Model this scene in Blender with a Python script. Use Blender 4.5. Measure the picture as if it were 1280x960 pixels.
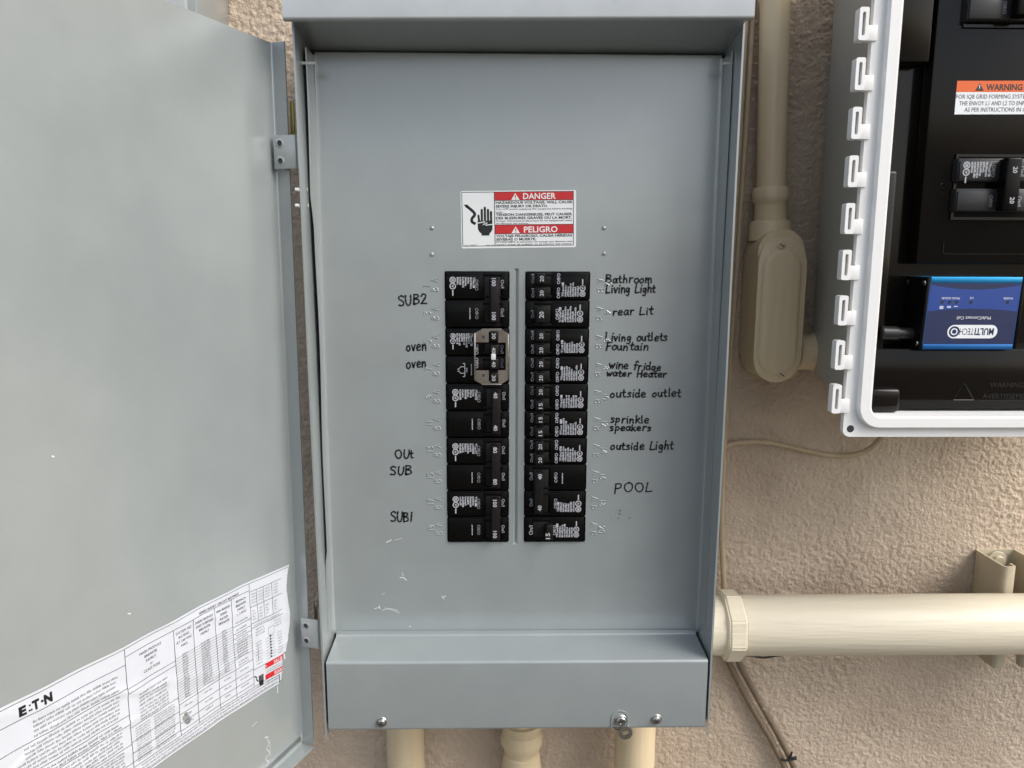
import bpy, bmesh, math, random
import numpy as np
from mathutils import Vector, Matrix

for o in list(bpy.data.objects):
    bpy.data.objects.remove(o)
SC = bpy.context.scene
COL = SC.collection
R_ = math.radians
random.seed(7)
MM = 0.001

# ------------------------------------------------------------------ camera
PITCH, YAW, ROLL = R_(9.227), R_(1.008), R_(0.197)
FPX = 961.0
CAM = Vector((0, -697.0, 0))            # millimetres; face of the breaker cover is the plane y = 0
_f = Vector((math.sin(YAW) * math.cos(PITCH), math.cos(YAW) * math.cos(PITCH), -math.sin(PITCH)))
_r = Vector((math.cos(YAW), -math.sin(YAW), 0))
_u = _r.cross(_f)
CR = _r * math.cos(ROLL) + _u * math.sin(ROLL)
CU = -_r * math.sin(ROLL) + _u * math.cos(ROLL)
cd = bpy.data.cameras.new('camera')
cd.sensor_fit = 'HORIZONTAL'
cd.sensor_width = 36.0
cd.lens = FPX / 1280 * 36.0
cd.clip_start = 0.02
cd.clip_end = 500
cam = bpy.data.objects.new('camera', cd)
COL.objects.link(cam)
M = Matrix((( CR.x, CU.x, -_f.x, 0), (CR.y, CU.y, -_f.y, CAM.y * MM), (CR.z, CU.z, -_f.z, 0), (0, 0, 0, 1)))
cam.matrix_world = M
SC.camera = cam

# ------------------------------------------------------------------ light
SUN_EL, SUN_AZ = 42.0, 60.0             # azimuth: degrees to the right of straight behind the camera
W = bpy.data.worlds.new('World')
SC.world = W
W.use_nodes = True
nt = W.node_tree
sky = nt.nodes.new('ShaderNodeTexSky')
sky.sky_type = 'NISHITA'
sky.sun_disc = False
sky.sun_elevation = R_(SUN_EL)
sky.sun_rotation = R_(180 - SUN_AZ)
sky.air_density = 1.0
sky.dust_density = 3.0
sky.ozone_density = 1.0
hs = nt.nodes.new('ShaderNodeHueSaturation')          # thin high cloud: a paler sky
hs.inputs['Saturation'].default_value = 0.6
nt.links.new(sky.outputs[0], hs.inputs['Color'])
nt.links.new(hs.outputs[0], nt.nodes['Background'].inputs[0])
nt.nodes['Background'].inputs[1].default_value = 0.15
sl = bpy.data.lights.new('sun', 'SUN')
sl.energy = 1.5
sl.angle = R_(38)
sl.color = (1.0, 0.97, 0.93)
so = bpy.data.objects.new('sun', sl)
COL.objects.link(so)
_d = Vector((math.sin(R_(SUN_AZ)) * math.cos(R_(SUN_EL)), -math.cos(R_(SUN_AZ)) * math.cos(R_(SUN_EL)), math.sin(R_(SUN_EL))))
so.rotation_euler = _d.to_track_quat('Z', 'Y').to_euler()
so.location = _d * 6

SC.view_settings.view_transform = 'Standard'
SC.view_settings.look = 'None'
SC.view_settings.exposure = 0.64
SC.view_settings.gamma = 1.0
SC.view_settings.use_curve_mapping = False

# ------------------------------------------------------------------ helpers
def ray(px, py):
    return _f * FPX + CR * (px - 640) - CU * (py - 480)

def P(px, py, y):
    """the point of the plane y (mm) seen at a pixel of the 1280 x 960 photograph"""
    d = ray(px, py)
    t = (y - CAM.y) / d.y
    return CAM + d * t

def tag(o, label=None, cat=None, group=None, kind=None):
    if label: o['label'] = label
    if cat: o['category'] = cat
    if group: o['group'] = group
    if kind: o['kind'] = kind
    return o

def thing(name, label, cat, loc, group=None):
    o = bpy.data.objects.new(name, None)
    o.empty_display_size = 0.02
    COL.objects.link(o)
    o.location = Vector(loc) * MM
    return tag(o, label, cat, group)

def origin_of(o):
    p = Vector((0, 0, 0))
    while o is not None:
        p += o.location
        o = o.parent
    return p

def fin(bm, name, mats, parent=None, smooth=32, label=None):
    """link the bmesh (world mm) as one object under parent"""
    off = origin_of(parent) if parent is not None else Vector((0, 0, 0))
    for v in bm.verts:
        v.co = v.co * MM - off
    me = bpy.data.meshes.new(name)
    bm.normal_update()
    bm.to_mesh(me)
    bm.free()
    if not isinstance(mats, (list, tuple)): mats = [mats]
    for m in mats: me.materials.append(m)
    if smooth:
        me.polygons.foreach_set('use_smooth', [True] * len(me.polygons))
        me.set_sharp_from_angle(angle=R_(smooth))
    o = bpy.data.objects.new(name, me)
    COL.objects.link(o)
    if parent is not None:
        o.parent = parent
    if label: o['label'] = label
    return o

def fin_top(bm, name, mats, label, cat, smooth=32, group=None, kind=None):
    """link a thing that is one mesh, with its origin at its base"""
    xs = [v.co for v in bm.verts]
    c = Vector((sum(v.x for v in xs) / len(xs), sum(v.y for v in xs) / len(xs), min(v.z for v in xs)))
    for v in bm.verts: v.co -= c
    o = fin(bm, name, mats, None, smooth)
    o.location = c * MM
    return tag(o, label, cat, group, kind)

def setmat(faces, m):
    for f in faces: f.material_index = m

def box(bm, x0, x1, y0, y1, z0, z1, bev=0.0, seg=2, mat=0, rot=None, piv=None):
    g = bmesh.ops.create_cube(bm, size=1.0)
    vs = g['verts']
    for v in vs:
        v.co = Vector((x0 + (v.co.x + .5) * (x1 - x0), y0 + (v.co.y + .5) * (y1 - y0), z0 + (v.co.z + .5) * (z1 - z0)))
    fs = list({f for v in vs for f in v.link_faces})
    if bev:
        es = list({e for v in vs for e in v.link_edges})
        r = bmesh.ops.bevel(bm, geom=es, offset=bev, segments=seg, profile=0.5, affect='EDGES')
        vs = list({v for f in r['faces'] for v in f.verts} | {v for v in vs if v.is_valid})
        fs = list({f for v in vs for f in v.link_faces})
    setmat(fs, mat)
    if rot is not None:
        pv = piv if piv is not None else Vector(((x0 + x1) / 2, (y0 + y1) / 2, (z0 + z1) / 2))
        for v in vs: v.co = pv + rot @ (v.co - pv)
    return vs

def prism(bm, poly, y0, y1, mat=0, bev=0, seg=2):
    """polygon of (x, z) extruded from front y0 to back y1"""
    if sum(poly[i][0] * poly[(i + 1) % len(poly)][1] - poly[(i + 1) % len(poly)][0] * poly[i][1] for i in range(len(poly))) < 0:
        poly = poly[::-1]
    a = [bm.verts.new((x, y0, z)) for x, z in poly]
    b = [bm.verts.new((x, y1, z)) for x, z in poly]
    n = len(poly)
    ff = bm.faces.new(a)
    fs = [ff, bm.faces.new(b[::-1])]
    for i in range(n):
        fs.append(bm.faces.new((a[i], b[i], b[(i + 1) % n], a[(i + 1) % n])))
    setmat(fs, mat)
    if bev:
        r = bmesh.ops.bevel(bm, geom=list(ff.edges), offset=bev, segments=seg, profile=0.5, affect='EDGES')
        setmat(r['faces'], mat)

def ring_prism(bm, outer, inner, y0, y1, mat=0):
    """same-length outlines; a frame with a hole"""
    n = len(outer)
    oa = [bm.verts.new((x, y0, z)) for x, z in outer]; ia = [bm.verts.new((x, y0, z)) for x, z in inner]
    ob = [bm.verts.new((x, y1, z)) for x, z in outer]; ib = [bm.verts.new((x, y1, z)) for x, z in inner]
    for i in range(n):
        j = (i + 1) % n
        for q in ((oa[i], oa[j], ia[j], ia[i]), (ob[j], ob[i], ib[i], ib[j]), (oa[j], oa[i], ob[i], ob[j]), (ia[i], ia[j], ib[j], ib[i])):
            f = bm.faces.new(q); f.material_index = mat

def rrect(x0, x1, z0, z1, r, n=6):
    pts = []
    for cx, cz, a0 in ((x1 - r, z1 - r, 0), (x0 + r, z1 - r, 90), (x0 + r, z0 + r, 180), (x1 - r, z0 + r, 270)):
        for k in range(n + 1):
            a = R_(a0 + 90 * k / n)
            pts.append((cx + r * math.cos(a), cz + r * math.sin(a)))
    return pts

def frame_for(d):
    d = d.normalized()
    a = Vector((0, 0, 1)) if abs(d.z) < .9 else Vector((1, 0, 0))
    s = d.cross(a).normalized()
    return s, s.cross(d).normalized()

def tube(bm, pts, rad, n=12, mat=0, cap=True):
    pts = [Vector(p) for p in pts]
    rads = rad if isinstance(rad, (list, tuple)) else [rad] * len(pts)
    rings = []
    s = None
    for i, p in enumerate(pts):
        d = (pts[min(i + 1, len(pts) - 1)] - pts[max(i - 1, 0)]).normalized()
        if s is None:
            s, t = frame_for(d)
        else:
            s = (s - d * s.dot(d)).normalized(); t = s.cross(d)
        rings.append([bm.verts.new(p + (s * math.cos(2 * math.pi * k / n) + t * math.sin(2 * math.pi * k / n)) * rads[i]) for k in range(n)])
    for a, b in zip(rings, rings[1:]):
        for k in range(n):
            f = bm.faces.new((a[k], b[k], b[(k + 1) % n], a[(k + 1) % n])); f.material_index = mat
    if cap:
        f = bm.faces.new(rings[0]); f.material_index = mat
        f = bm.faces.new(rings[-1][::-1]); f.material_index = mat

def lathe(bm, c, axis, prof, n=32, mat=0, cap=True):
    """prof: (distance along axis, radius)"""
    c = Vector(c); d = Vector(axis).normalized(); s, t = frame_for(d)
    rings = [[bm.verts.new(c + d * h + (s * math.cos(2 * math.pi * k / n) + t * math.sin(2 * math.pi * k / n)) * r) for k in range(n)] for h, r in prof]
    for a, b in zip(rings, rings[1:]):
        for k in range(n):
            f = bm.faces.new((a[k], b[k], b[(k + 1) % n], a[(k + 1) % n])); f.material_index = mat
    if cap:
        f = bm.faces.new(rings[0]); f.material_index = mat
        f = bm.faces.new(rings[-1][::-1]); f.material_index = mat

def curve(pts, n=6):
    """Catmull-Rom through the points"""
    pts = [Vector(p) for p in pts]
    if len(pts) < 3: return pts
    q = [pts[0] * 2 - pts[1]] + pts + [pts[-1] * 2 - pts[-2]]
    out = []
    for i in range(1, len(q) - 2):
        for k in range(n):
            t = k / n
            a, b, c, d = q[i - 1], q[i], q[i + 1], q[i + 2]
            out.append(.5 * ((2 * b) + (c - a) * t + (2 * a - 5 * b + 4 * c - d) * t * t + (3 * b - a - 3 * c + d) * t ** 3))
    out.append(pts[-1])
    return out

def ribbon(bm, pts, w, put, mat=0, cap=True, wob=0):
    """flat stroke of 2-D points mapped by put(a, b); round ends"""
    pts = [Vector((p[0], p[1])) for p in pts]
    pp = [pts[0]]
    for p in pts[1:]:
        if (p - pp[-1]).length > 1e-4: pp.append(p)
    pts = pp
    if len(pts) < 2:
        pts = [pts[0], pts[0] + Vector((w * .2, 0))]
    L, Rr = [], []
    for i, p in enumerate(pts):
        d = (pts[min(i + 1, len(pts) - 1)] - pts[max(i - 1, 0)]).normalized()
        nrm = Vector((-d.y, d.x)) * (w / 2) * (1 + wob * math.sin(i * 1.7 + p.x))
        L.append(bm.verts.new(put(*(p + nrm)))); Rr.append(bm.verts.new(put(*(p - nrm))))
    for i in range(len(pts) - 1):
        f = bm.faces.new((L[i], Rr[i], Rr[i + 1], L[i + 1])); f.material_index = mat
    if cap:
        for e, (p, q) in enumerate(((pts[0], pts[1]), (pts[-1], pts[-2]))):
            d = (p - q).normalized(); a0 = math.atan2(d.y, d.x)
            fan = [bm.verts.new(put(*(p + Vector((math.cos(a0 + R_(a)), math.sin(a0 + R_(a)))) * (w / 2)))) for a in (-60, -30, 0, 30, 60)]
            vs = ([L[0]] if e == 0 else [Rr[-1]]) + fan + ([Rr[0]] if e == 0 else [L[-1]])
            f = bm.faces.new(vs); f.material_index = mat

_tc = {}
def text_geo(s, bold=0.0):
    k = (s, bold)
    if k not in _tc:
        cu = bpy.data.curves.new('t', 'FONT')
        cu.body = s; cu.size = 1.0; cu.offset = bold; cu.resolution_u = 2; cu.fill_mode = 'FRONT'
        ob = bpy.data.objects.new('t', cu)
        COL.objects.link(ob)
        dg = bpy.context.evaluated_depsgraph_get()
        ev = ob.evaluated_get(dg)
        me = ev.to_mesh()
        vs = [(v.co.x, v.co.y) for v in me.vertices]
        fs = [tuple(p.vertices) for p in me.polygons]
        ev.to_mesh_clear()
        bpy.data.objects.remove(ob); bpy.data.curves.remove(cu)
        _tc[k] = (vs, fs)
    return _tc[k]

def text(bm, s, put, a0, b0, height=None, width=None, mat=0, bold=0.0, align='L', wmax=None):
    """flat lettering: cap height / total width in mm, mapped by put(a, b)"""
    vs, fs = text_geo(s, bold)
    if not vs: return
    x0 = min(v[0] for v in vs); x1 = max(v[0] for v in vs)
    sy = height / 0.69 if height else None
    sx = width / (x1 - x0) if width else sy
    if sy is None: sy = sx
    if wmax and (x1 - x0) * sx > wmax: sx = wmax / (x1 - x0)
    w = (x1 - x0) * sx
    o = {'L': 0, 'C': -w / 2, 'R': -w}[align]
    nv = [bm.verts.new(put(a0 + o + (v[0] - x0) * sx, b0 + v[1] * sy)) for v in vs]
    for f in fs:
        if len(set(f)) < 3: continue
        try:
            q = bm.faces.new([nv[i] for i in f]); q.material_index = mat
        except ValueError:
            pass

def quad(bm, put, a0, a1, b0, b1, mat=0):
    f = bm.faces.new([bm.verts.new(put(*p)) for p in ((a0, b0), (a1, b0), (a1, b1), (a0, b1))])
    f.material_index = mat

def poly2(bm, put, pts, mat=0):
    f = bm.faces.new([bm.verts.new(put(*p)) for p in pts]); f.material_index = mat

def disc2(bm, put, a, b, r, mat=0, n=20, ra=None):
    poly2(bm, put, [(a + (ra or r) * math.cos(2 * math.pi * k / n), b + r * math.sin(2 * math.pi * k / n)) for k in range(n)], mat)

def plane_put(y, x0=0, z0=0, rot=0.0):
    """flat on a plane facing the camera: a runs along the (rotated) line, b up from it"""
    c, s = math.cos(R_(rot)), math.sin(R_(rot))
    return lambda a, b: Vector((x0 + a * c - b * s, y, z0 + a * s + b * c))

def sheet_profile(bm, prof, thick, x0, x1, mat=0, ends=True, n_x=1):
    """a bent sheet: prof is a line of (y, z); the sheet lies to its right-hand side"""
    n = len(prof)
    nr = []
    for i in range(n):
        a = Vector(prof[max(i - 1, 0)]); b = Vector(prof[min(i + 1, n - 1)])
        d = (b - a).normalized(); nr.append(Vector((d.y, -d.x)))
    cols = []
    for k in range(n_x + 1):
        x = x0 + (x1 - x0) * k / n_x
        o = [bm.verts.new((x, p[0], p[1])) for p in prof]
        i_ = [bm.verts.new((x, p[0] + q.x * thick, p[1] + q.y * thick)) for p, q in zip(prof, nr)]
        cols.append((o, i_))
    for (o, i_), (o2, i2) in zip(cols, cols[1:]):
        for j in range(n - 1):
            for q in ((o[j], o2[j], o2[j + 1], o[j + 1]), (i_[j + 1], i2[j + 1], i2[j], i_[j])):
                f = bm.faces.new(q); f.material_index = mat
        for j in (0, n - 1):
            f = bm.faces.new((o[j], i_[j], i2[j], o2[j])); f.material_index = mat
    if ends:
        for o, i_ in (cols[0], cols[-1]):
            for j in range(n - 1):
                f = bm.faces.new((o[j], o[j + 1], i_[j + 1], i_[j])); f.material_index = mat
    bmesh.ops.recalc_face_normals(bm, faces=bm.faces)

def fillet(pts, r, n=5):
    out = [Vector(pts[0])]
    for i in range(1, len(pts) - 1):
        p = Vector(pts[i]); a = (Vector(pts[i - 1]) - p); b = (Vector(pts[i + 1]) - p)
        k = min(r, a.length * .49, b.length * .49)
        s, e = p + a.normalized() * k, p + b.normalized() * k
        for q in range(n + 1):
            t = q / n
            out.append(s * (1 - t) ** 2 + p * 2 * t * (1 - t) + e * t * t)
    out.append(Vector(pts[-1]))
    return [tuple(p) for p in out]

# ------------------------------------------------------------------ materials
def material(name, col, rough=.5, metal=0.0, var=0.0, vscale=60, bump=0.0, bscale=400, detail=3, rvar=0.0, spec=.5, stretch=None, dirt=None, coat=0.0, wave=0.0):
    m = bpy.data.materials.new(name); m.use_nodes = True
    n = m.node_tree.nodes; l = m.node_tree.links; b = n['Principled BSDF']
    b.inputs['Base Color'].default_value = (*col, 1)
    b.inputs['Roughness'].default_value = rough
    b.inputs['Metallic'].default_value = metal
    b.inputs['Specular IOR Level'].default_value = spec
    b.inputs['Coat Weight'].default_value = coat
    b.inputs['Coat Roughness'].default_value = .22
    b.inputs['Coat IOR'].default_value = 1.95
    tc = n.new('ShaderNodeTexCoord'); src = tc.outputs['Object']
    if stretch:
        mp = n.new('ShaderNodeMapping'); mp.inputs['Scale'].default_value = stretch
        l.new(src, mp.inputs[0]); src = mp.outputs[0]
    cur = None
    if var or rvar:
        t = n.new('ShaderNodeTexNoise'); t.inputs['Scale'].default_value = vscale; t.inputs['Detail'].default_value = 6
        t.inputs['Roughness'].default_value = .6
        l.new(src, t.inputs['Vector'])
        if var:
            mr = n.new('ShaderNodeMapRange'); mr.inputs[1].default_value = .3; mr.inputs[2].default_value = .7
            mr.inputs[3].default_value = 1 - var; mr.inputs[4].default_value = 1 + var
            l.new(t.outputs[0], mr.inputs[0])
            mx = n.new('ShaderNodeMix'); mx.data_type = 'RGBA'; mx.blend_type = 'MULTIPLY'; mx.inputs[0].default_value = 1
            mx.inputs[6].default_value = (*col, 1); l.new(mr.outputs[0], mx.inputs[7])
            l.new(mx.outputs[2], b.inputs['Base Color']); cur = mx.outputs[2]
        if rvar:
            mr = n.new('ShaderNodeMapRange'); mr.inputs[1].default_value = .3; mr.inputs[2].default_value = .7
            mr.inputs[3].default_value = max(.02, rough - rvar); mr.inputs[4].default_value = rough + rvar
            l.new(t.outputs[0], mr.inputs[0]); l.new(mr.outputs[0], b.inputs['Roughness'])
    if dirt:
        dcol, dscale, thr, amt = dirt
        t = n.new('ShaderNodeTexNoise'); t.inputs['Scale'].default_value = dscale; t.inputs['Detail'].default_value = 8
        t.inputs['Roughness'].default_value = .7
        l.new(tc.outputs['Object'], t.inputs['Vector'])
        mr = n.new('ShaderNodeMapRange'); mr.inputs[1].default_value = thr; mr.inputs[2].default_value = thr + .12
        mr.inputs[3].default_value = 0; mr.inputs[4].default_value = amt
        l.new(t.outputs[0], mr.inputs[0])
        mx = n.new('ShaderNodeMix'); mx.data_type = 'RGBA'
        l.new(mr.outputs[0], mx.inputs[0])
        if cur is not None: l.new(cur, mx.inputs[6])
        else: mx.inputs[6].default_value = (*col, 1)
        mx.inputs[7].default_value = (*dcol, 1)
        l.new(mx.outputs[2], b.inputs['Base Color'])
    if bump:
        t = n.new('ShaderNodeTexNoise'); t.inputs['Scale'].default_value = bscale; t.inputs['Detail'].default_value = detail
        l.new(src, t.inputs['Vector'])
        bp = n.new('ShaderNodeBump'); bp.inputs['Strength'].default_value = 1.0; bp.inputs['Distance'].default_value = bump * MM
        l.new(t.outputs[0], bp.inputs['Height']); l.new(bp.outputs[0], b.inputs['Normal'])
        if wave:
            t2 = n.new('ShaderNodeTexNoise'); t2.inputs['Scale'].default_value = 7; t2.inputs['Detail'].default_value = 2
            l.new(tc.outputs['Object'], t2.inputs['Vector'])
            b2 = n.new('ShaderNodeBump'); b2.inputs['Strength'].default_value = 1.0; b2.inputs['Distance'].default_value = wave * MM
            l.new(t2.outputs[0], b2.inputs['Height']); l.new(bp.outputs[0], b2.inputs['Normal'])
            l.new(b2.outputs[0], b.inputs['Normal']); l.new(b2.outputs[0], b.inputs['Coat Normal'])
    return m

GREY = material('grey enamel', (.250, .279, .280), .36, var=.035, vscale=25, bump=.02, bscale=900, rvar=.06, coat=1.0, spec=.6, wave=1.6, dirt=((.33, .35, .345), 5, .52, .14))
GREY_HOOD = material('paler grey enamel', (.40, .425, .435), .42, coat=.6, var=.06, vscale=30, bump=.03, bscale=300, rvar=.08, dirt=((.22, .23, .25), 45, .62, .5))  # paler enamel with darker blotches, for hood and cabinet lid
DARKIN = material('unlit interior black', (.012, .012, .012), .7)
MARK = material('black marker ink', (.006, .006, .007), .35)
MARKF = material('rubbed out marker ink', (.27, .29, .29), .45)
SCRATCH = material('bare scratch', (.62, .64, .64), .4)
WHITE = material('white label vinyl', (.74, .76, .76), .35, var=.02, vscale=40)
PAPER = material('glossy paper label', (.55, .575, .62), .38, var=.03, vscale=35)
RED = material('label red', (.50, .016, .02), .4)
ORANGE = material('label orange', (.75, .12, .012), .4, dirt=((.7, .5, .35), 160, .66, .7))
INK = material('label black ink', (.008, .008, .008), .45)
INKG = material('small print ink', (.07, .072, .075), .5)
PRINT = material('white pad print', (.43, .44, .47), .5)
PRINTD = material('worn pad print', (.28, .28, .29), .5)
PLAST = material('black moulded plastic', (.0035, .0033, .0032), .27, spec=.13, bump=.03, bscale=900, rvar=.08, vscale=80)
PLAST2 = material('black moulded handle', (.010, .0095, .009), .36, spec=.2, bump=.02, bscale=900)
PLASTG = material('charcoal moulded plastic', (.022, .022, .023), .33, spec=.35, bump=.03, bscale=800)
BLACKPC = material('glossy black cover plastic', (.0065, .0052, .0042), .11, bump=.05, bscale=60, rvar=.05, vscale=30, spec=.22)
STEEL = material('zinc plated steel', (.55, .55, .53), .28, metal=1.0, bump=.02, bscale=500, rvar=.08)
CLIP = material('brownish clip steel', (.50, .45, .40), .24, metal=1.0, bump=.03, bscale=300, rvar=.08)
YZINC = material('yellow zinc', (.45, .40, .12), .4, metal=.7)
POLY = material('white fibreglass polymer', (.80, .80, .785), .42, var=.02, vscale=30, bump=.03, bscale=500)
POLY_SHADE = material('white polymer with painted shade', (.40, .40, .37), .5, var=.04, vscale=20, bump=.04, bscale=400)  # white box body: shade on its side is put into the colour
CREAM = material('cream gloss paint on pipe', (.69, .625, .485), .34, var=.04, vscale=22, bump=.5, bscale=60, detail=5, stretch=(.4, 6, 6), rvar=.08, dirt=((.42, .35, .24), 90, .68, .35))
CREAMV = material('beige paint on conduit', (.70, .57, .37), .36, var=.05, vscale=22, bump=.16, bscale=40, detail=5, stretch=(6, 6, .4), rvar=.08, dirt=((.38, .31, .21), 90, .68, .35))
CABLE = material('painted cable', (.46, .36, .235), .5, var=.12, vscale=60, bump=.1, bscale=200, dirt=((.62, .56, .44), 70, .66, .7))
CABLED = material('dirty painted cable', (.19, .145, .10), .5, var=.15, vscale=60, bump=.15, bscale=200, dirt=((.62, .56, .44), 80, .62, .8))
STRUT = material('beige paint on strut', (.50, .44, .32), .4, var=.06, vscale=40, bump=.1, bscale=200, dirt=((.62, .58, .46), 120, .63, .6))
BLUEC = material('cyan anodised edge', (.02, .27, .56), .26, metal=.55, bump=.02, bscale=300)
BLUE = material('blue anodised edge', (.015, .12, .36), .28, metal=.5)
NAVY = material('navy label', (.010, .019, .075), .35, var=.15, vscale=90, stretch=(.1, 1, 8))
ROYAL = material('royal blue label band', (.014, .052, .26), .35)
PILL = material('white logo field', (.80, .82, .84), .35)
LED = material('dark led window', (.02, .035, .05), .2)
BLACK_AND_HOLES = material('black plastic and hole shade', (.03, .03, .03), .6)  # black ties and wire; also painted shade in holes and slots
DIM_GROUND = material('unseen ground kept dark', (.06, .047, .033), .8, var=.15, vscale=3, bump=1.0, bscale=60)  # ground out of view, darkened to weaken the light it bounces up

def stucco():
    m = bpy.data.materials.new('sand stucco'); m.use_nodes = True
    n = m.node_tree.nodes; l = m.node_tree.links; b = n['Principled BSDF']
    tc = n.new('ShaderNodeTexCoord')
    t = n.new('ShaderNodeTexNoise'); t.inputs['Scale'].default_value = 7; t.inputs['Detail'].default_value = 8; t.inputs['Roughness'].default_value = .65
    l.new(tc.outputs['Object'], t.inputs['Vector'])
    r = n.new('ShaderNodeValToRGB')
    r.color_ramp.elements[0].position = .32; r.color_ramp.elements[0].color = (.47, .37, .275, 1)
    r.color_ramp.elements[1].position = .68; r.color_ramp.elements[1].color = (.63, .515, .395, 1)
    l.new(t.outputs[0], r.inputs[0])
    # dark grime specks
    t2 = n.new('ShaderNodeTexNoise'); t2.inputs['Scale'].default_value = 130; t2.inputs['Detail'].default_value = 4
    l.new(tc.outputs['Object'], t2.inputs['Vector'])
    mr = n.new('ShaderNodeMapRange'); mr.inputs[1].default_value = .69; mr.inputs[2].default_value = .78; mr.inputs[4].default_value = .55
    l.new(t2.outputs[0], mr.inputs[0])
    mx = n.new('ShaderNodeMix'); mx.data_type = 'RGBA'
    l.new(mr.outputs[0], mx.inputs[0]); l.new(r.outputs[0], mx.inputs[6]); mx.inputs[7].default_value = (.10, .07, .045, 1)
    t4 = n.new('ShaderNodeTexNoise'); t4.inputs['Scale'].default_value = 2.6; t4.inputs['Detail'].default_value = 7; t4.inputs['Roughness'].default_value = .7
    l.new(tc.outputs['Object'], t4.inputs['Vector'])
    m4 = n.new('ShaderNodeMapRange'); m4.inputs[1].default_value = .35; m4.inputs[2].default_value = .65; m4.inputs[3].default_value = .84; m4.inputs[4].default_value = 1.08
    l.new(t4.outputs[0], m4.inputs[0])
    x4 = n.new('ShaderNodeMix'); x4.data_type = 'RGBA'; x4.blend_type = 'MULTIPLY'; x4.inputs[0].default_value = 1
    l.new(mx.outputs[2], x4.inputs[6]); l.new(m4.outputs[0], x4.inputs[7])
    l.new(x4.outputs[2], b.inputs['Base Color'])
    b.inputs['Roughness'].default_value = .75
    t3 = n.new('ShaderNodeTexNoise'); t3.inputs['Scale'].default_value = 330; t3.inputs['Detail'].default_value = 3; t3.inputs['Distortion'].default_value = .6
    l.new(tc.outputs['Object'], t3.inputs['Vector'])
    bp = n.new('ShaderNodeBump'); bp.inputs['Strength'].default_value = 1; bp.inputs['Distance'].default_value = .0018
    l.new(t3.outputs[0], bp.inputs['Height']); l.new(bp.outputs[0], b.inputs['Normal'])
    return m
STUCCO = stucco()

# ------------------------------------------------------------------ setting
WALL = 115.0
GROUND = -1450.0
bm = bmesh.new()
bmesh.ops.create_grid(bm, x_segments=8, y_segments=8, size=20000)
for v in bm.verts: v.co.z = GROUND; v.co.y -= 19000  # plane added below the view for its bounce light
tag(fin(bm, 'ground', DIM_GROUND), kind='structure')

def build_wall():
    def axis(lo, hi, c0, c1, step, far):
        return np.concatenate([np.linspace(lo, c0, far, endpoint=False), np.arange(c0, c1, step), np.linspace(c1, hi, far)])
    xs = axis(-3200, 3600, -600, 700, 1.35, 12); zs = axis(GROUND, 1500, -600, 360, 1.35, 12)
    rng = np.random.default_rng(3)
    def layer(cell, seed):
        g = np.random.default_rng(seed).random((2100, 2100))
        X = (xs[None, :] + 3300) / cell; Z = (zs[:, None] + 1500) / cell
        xi = np.floor(X).astype(int); zi = np.floor(Z).astype(int); fx = X - xi; fz = Z - zi
        fx = fx * fx * (3 - 2 * fx); fz = fz * fz * (3 - 2 * fz)
        xi %= 2099; zi %= 2099
        return (g[zi, xi] * (1 - fx) + g[zi, xi + 1] * fx) * (1 - fz) + (g[zi + 1, xi] * (1 - fx) + g[zi + 1, xi + 1] * fx) * fz
    a = layer(2.6, 1); b = layer(4.3, 2); c = layer(70, 4); e = layer(200, 6); m_ = layer(45, 8)
    ridge = 1 - np.abs(2 * layer(4.2, 9) - 1)
    lump = np.clip(a * .55 + b * .35 + ridge * .35 - .52, 0, .3) / .3
    h = lump * (.55 + .9 * m_) + c * .8 + e * 2.0
    h -= h.mean()
    h[:, (xs < -600) | (xs > 700)] = 0; h[(zs < -600) | (zs > 360), :] = 0     # coarse cells far outside
    nx, nz = len(xs), len(zs)
    co = np.zeros((nz * nx, 3))
    co[:, 0] = np.tile(xs, nz); co[:, 2] = np.repeat(zs, nx); co[:, 1] = WALL - h.ravel()
    i = np.arange(nz * nx).reshape(nz, nx)
    q = np.stack([i[:-1, :-1], i[:-1, 1:], i[1:, 1:], i[1:, :-1]], -1).reshape(-1, 4)
    # back and edges: a wall 200 mm thick
    k = len(co)
    bx = np.array([(xs[0], WALL + 200, zs[0]), (xs[-1], WALL + 200, zs[0]), (xs[-1], WALL + 200, zs[-1]), (xs[0], WALL + 200, zs[-1])])
    co = np.concatenate([co, bx]) * MM
    extra = [(k + 1, k, k + 3, k + 2), tuple(i[0, ::-1].tolist()) + (k, k + 1), tuple(i[-1, :].tolist()) + (k + 2, k + 3), tuple(i[:, 0].tolist()) + (k + 3, k), tuple(i[::-1, -1].tolist()) + (k + 1, k + 2)]
    sizes = np.concatenate([np.full(len(q), 4), [len(p) for p in extra]]).astype(np.int32)
    loops = np.concatenate([q.ravel()] + [np.array(p) for p in extra]).astype(np.int32)
    me = bpy.data.meshes.new('house_wall')
    me.vertices.add(len(co)); me.vertices.foreach_set('co', co.ravel())
    me.loops.add(len(loops)); me.loops.foreach_set('vertex_index', loops)
    me.polygons.add(len(sizes)); me.polygons.foreach_set('loop_start', np.concatenate([[0], np.cumsum(sizes)[:-1]]).astype(np.int32))
    me.update(calc_edges=True)
    sm = np.ones(len(sizes), bool); sm[-5:] = False
    me.polygons.foreach_set('use_smooth', sm)
    me.materials.append(STUCCO)
    me.validate()
    o = bpy.data.objects.new('house_wall', me); COL.objects.link(o)
    return tag(o, 'rough beige stucco house wall behind all the electrical boxes', 'wall')
build_wall()

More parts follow.
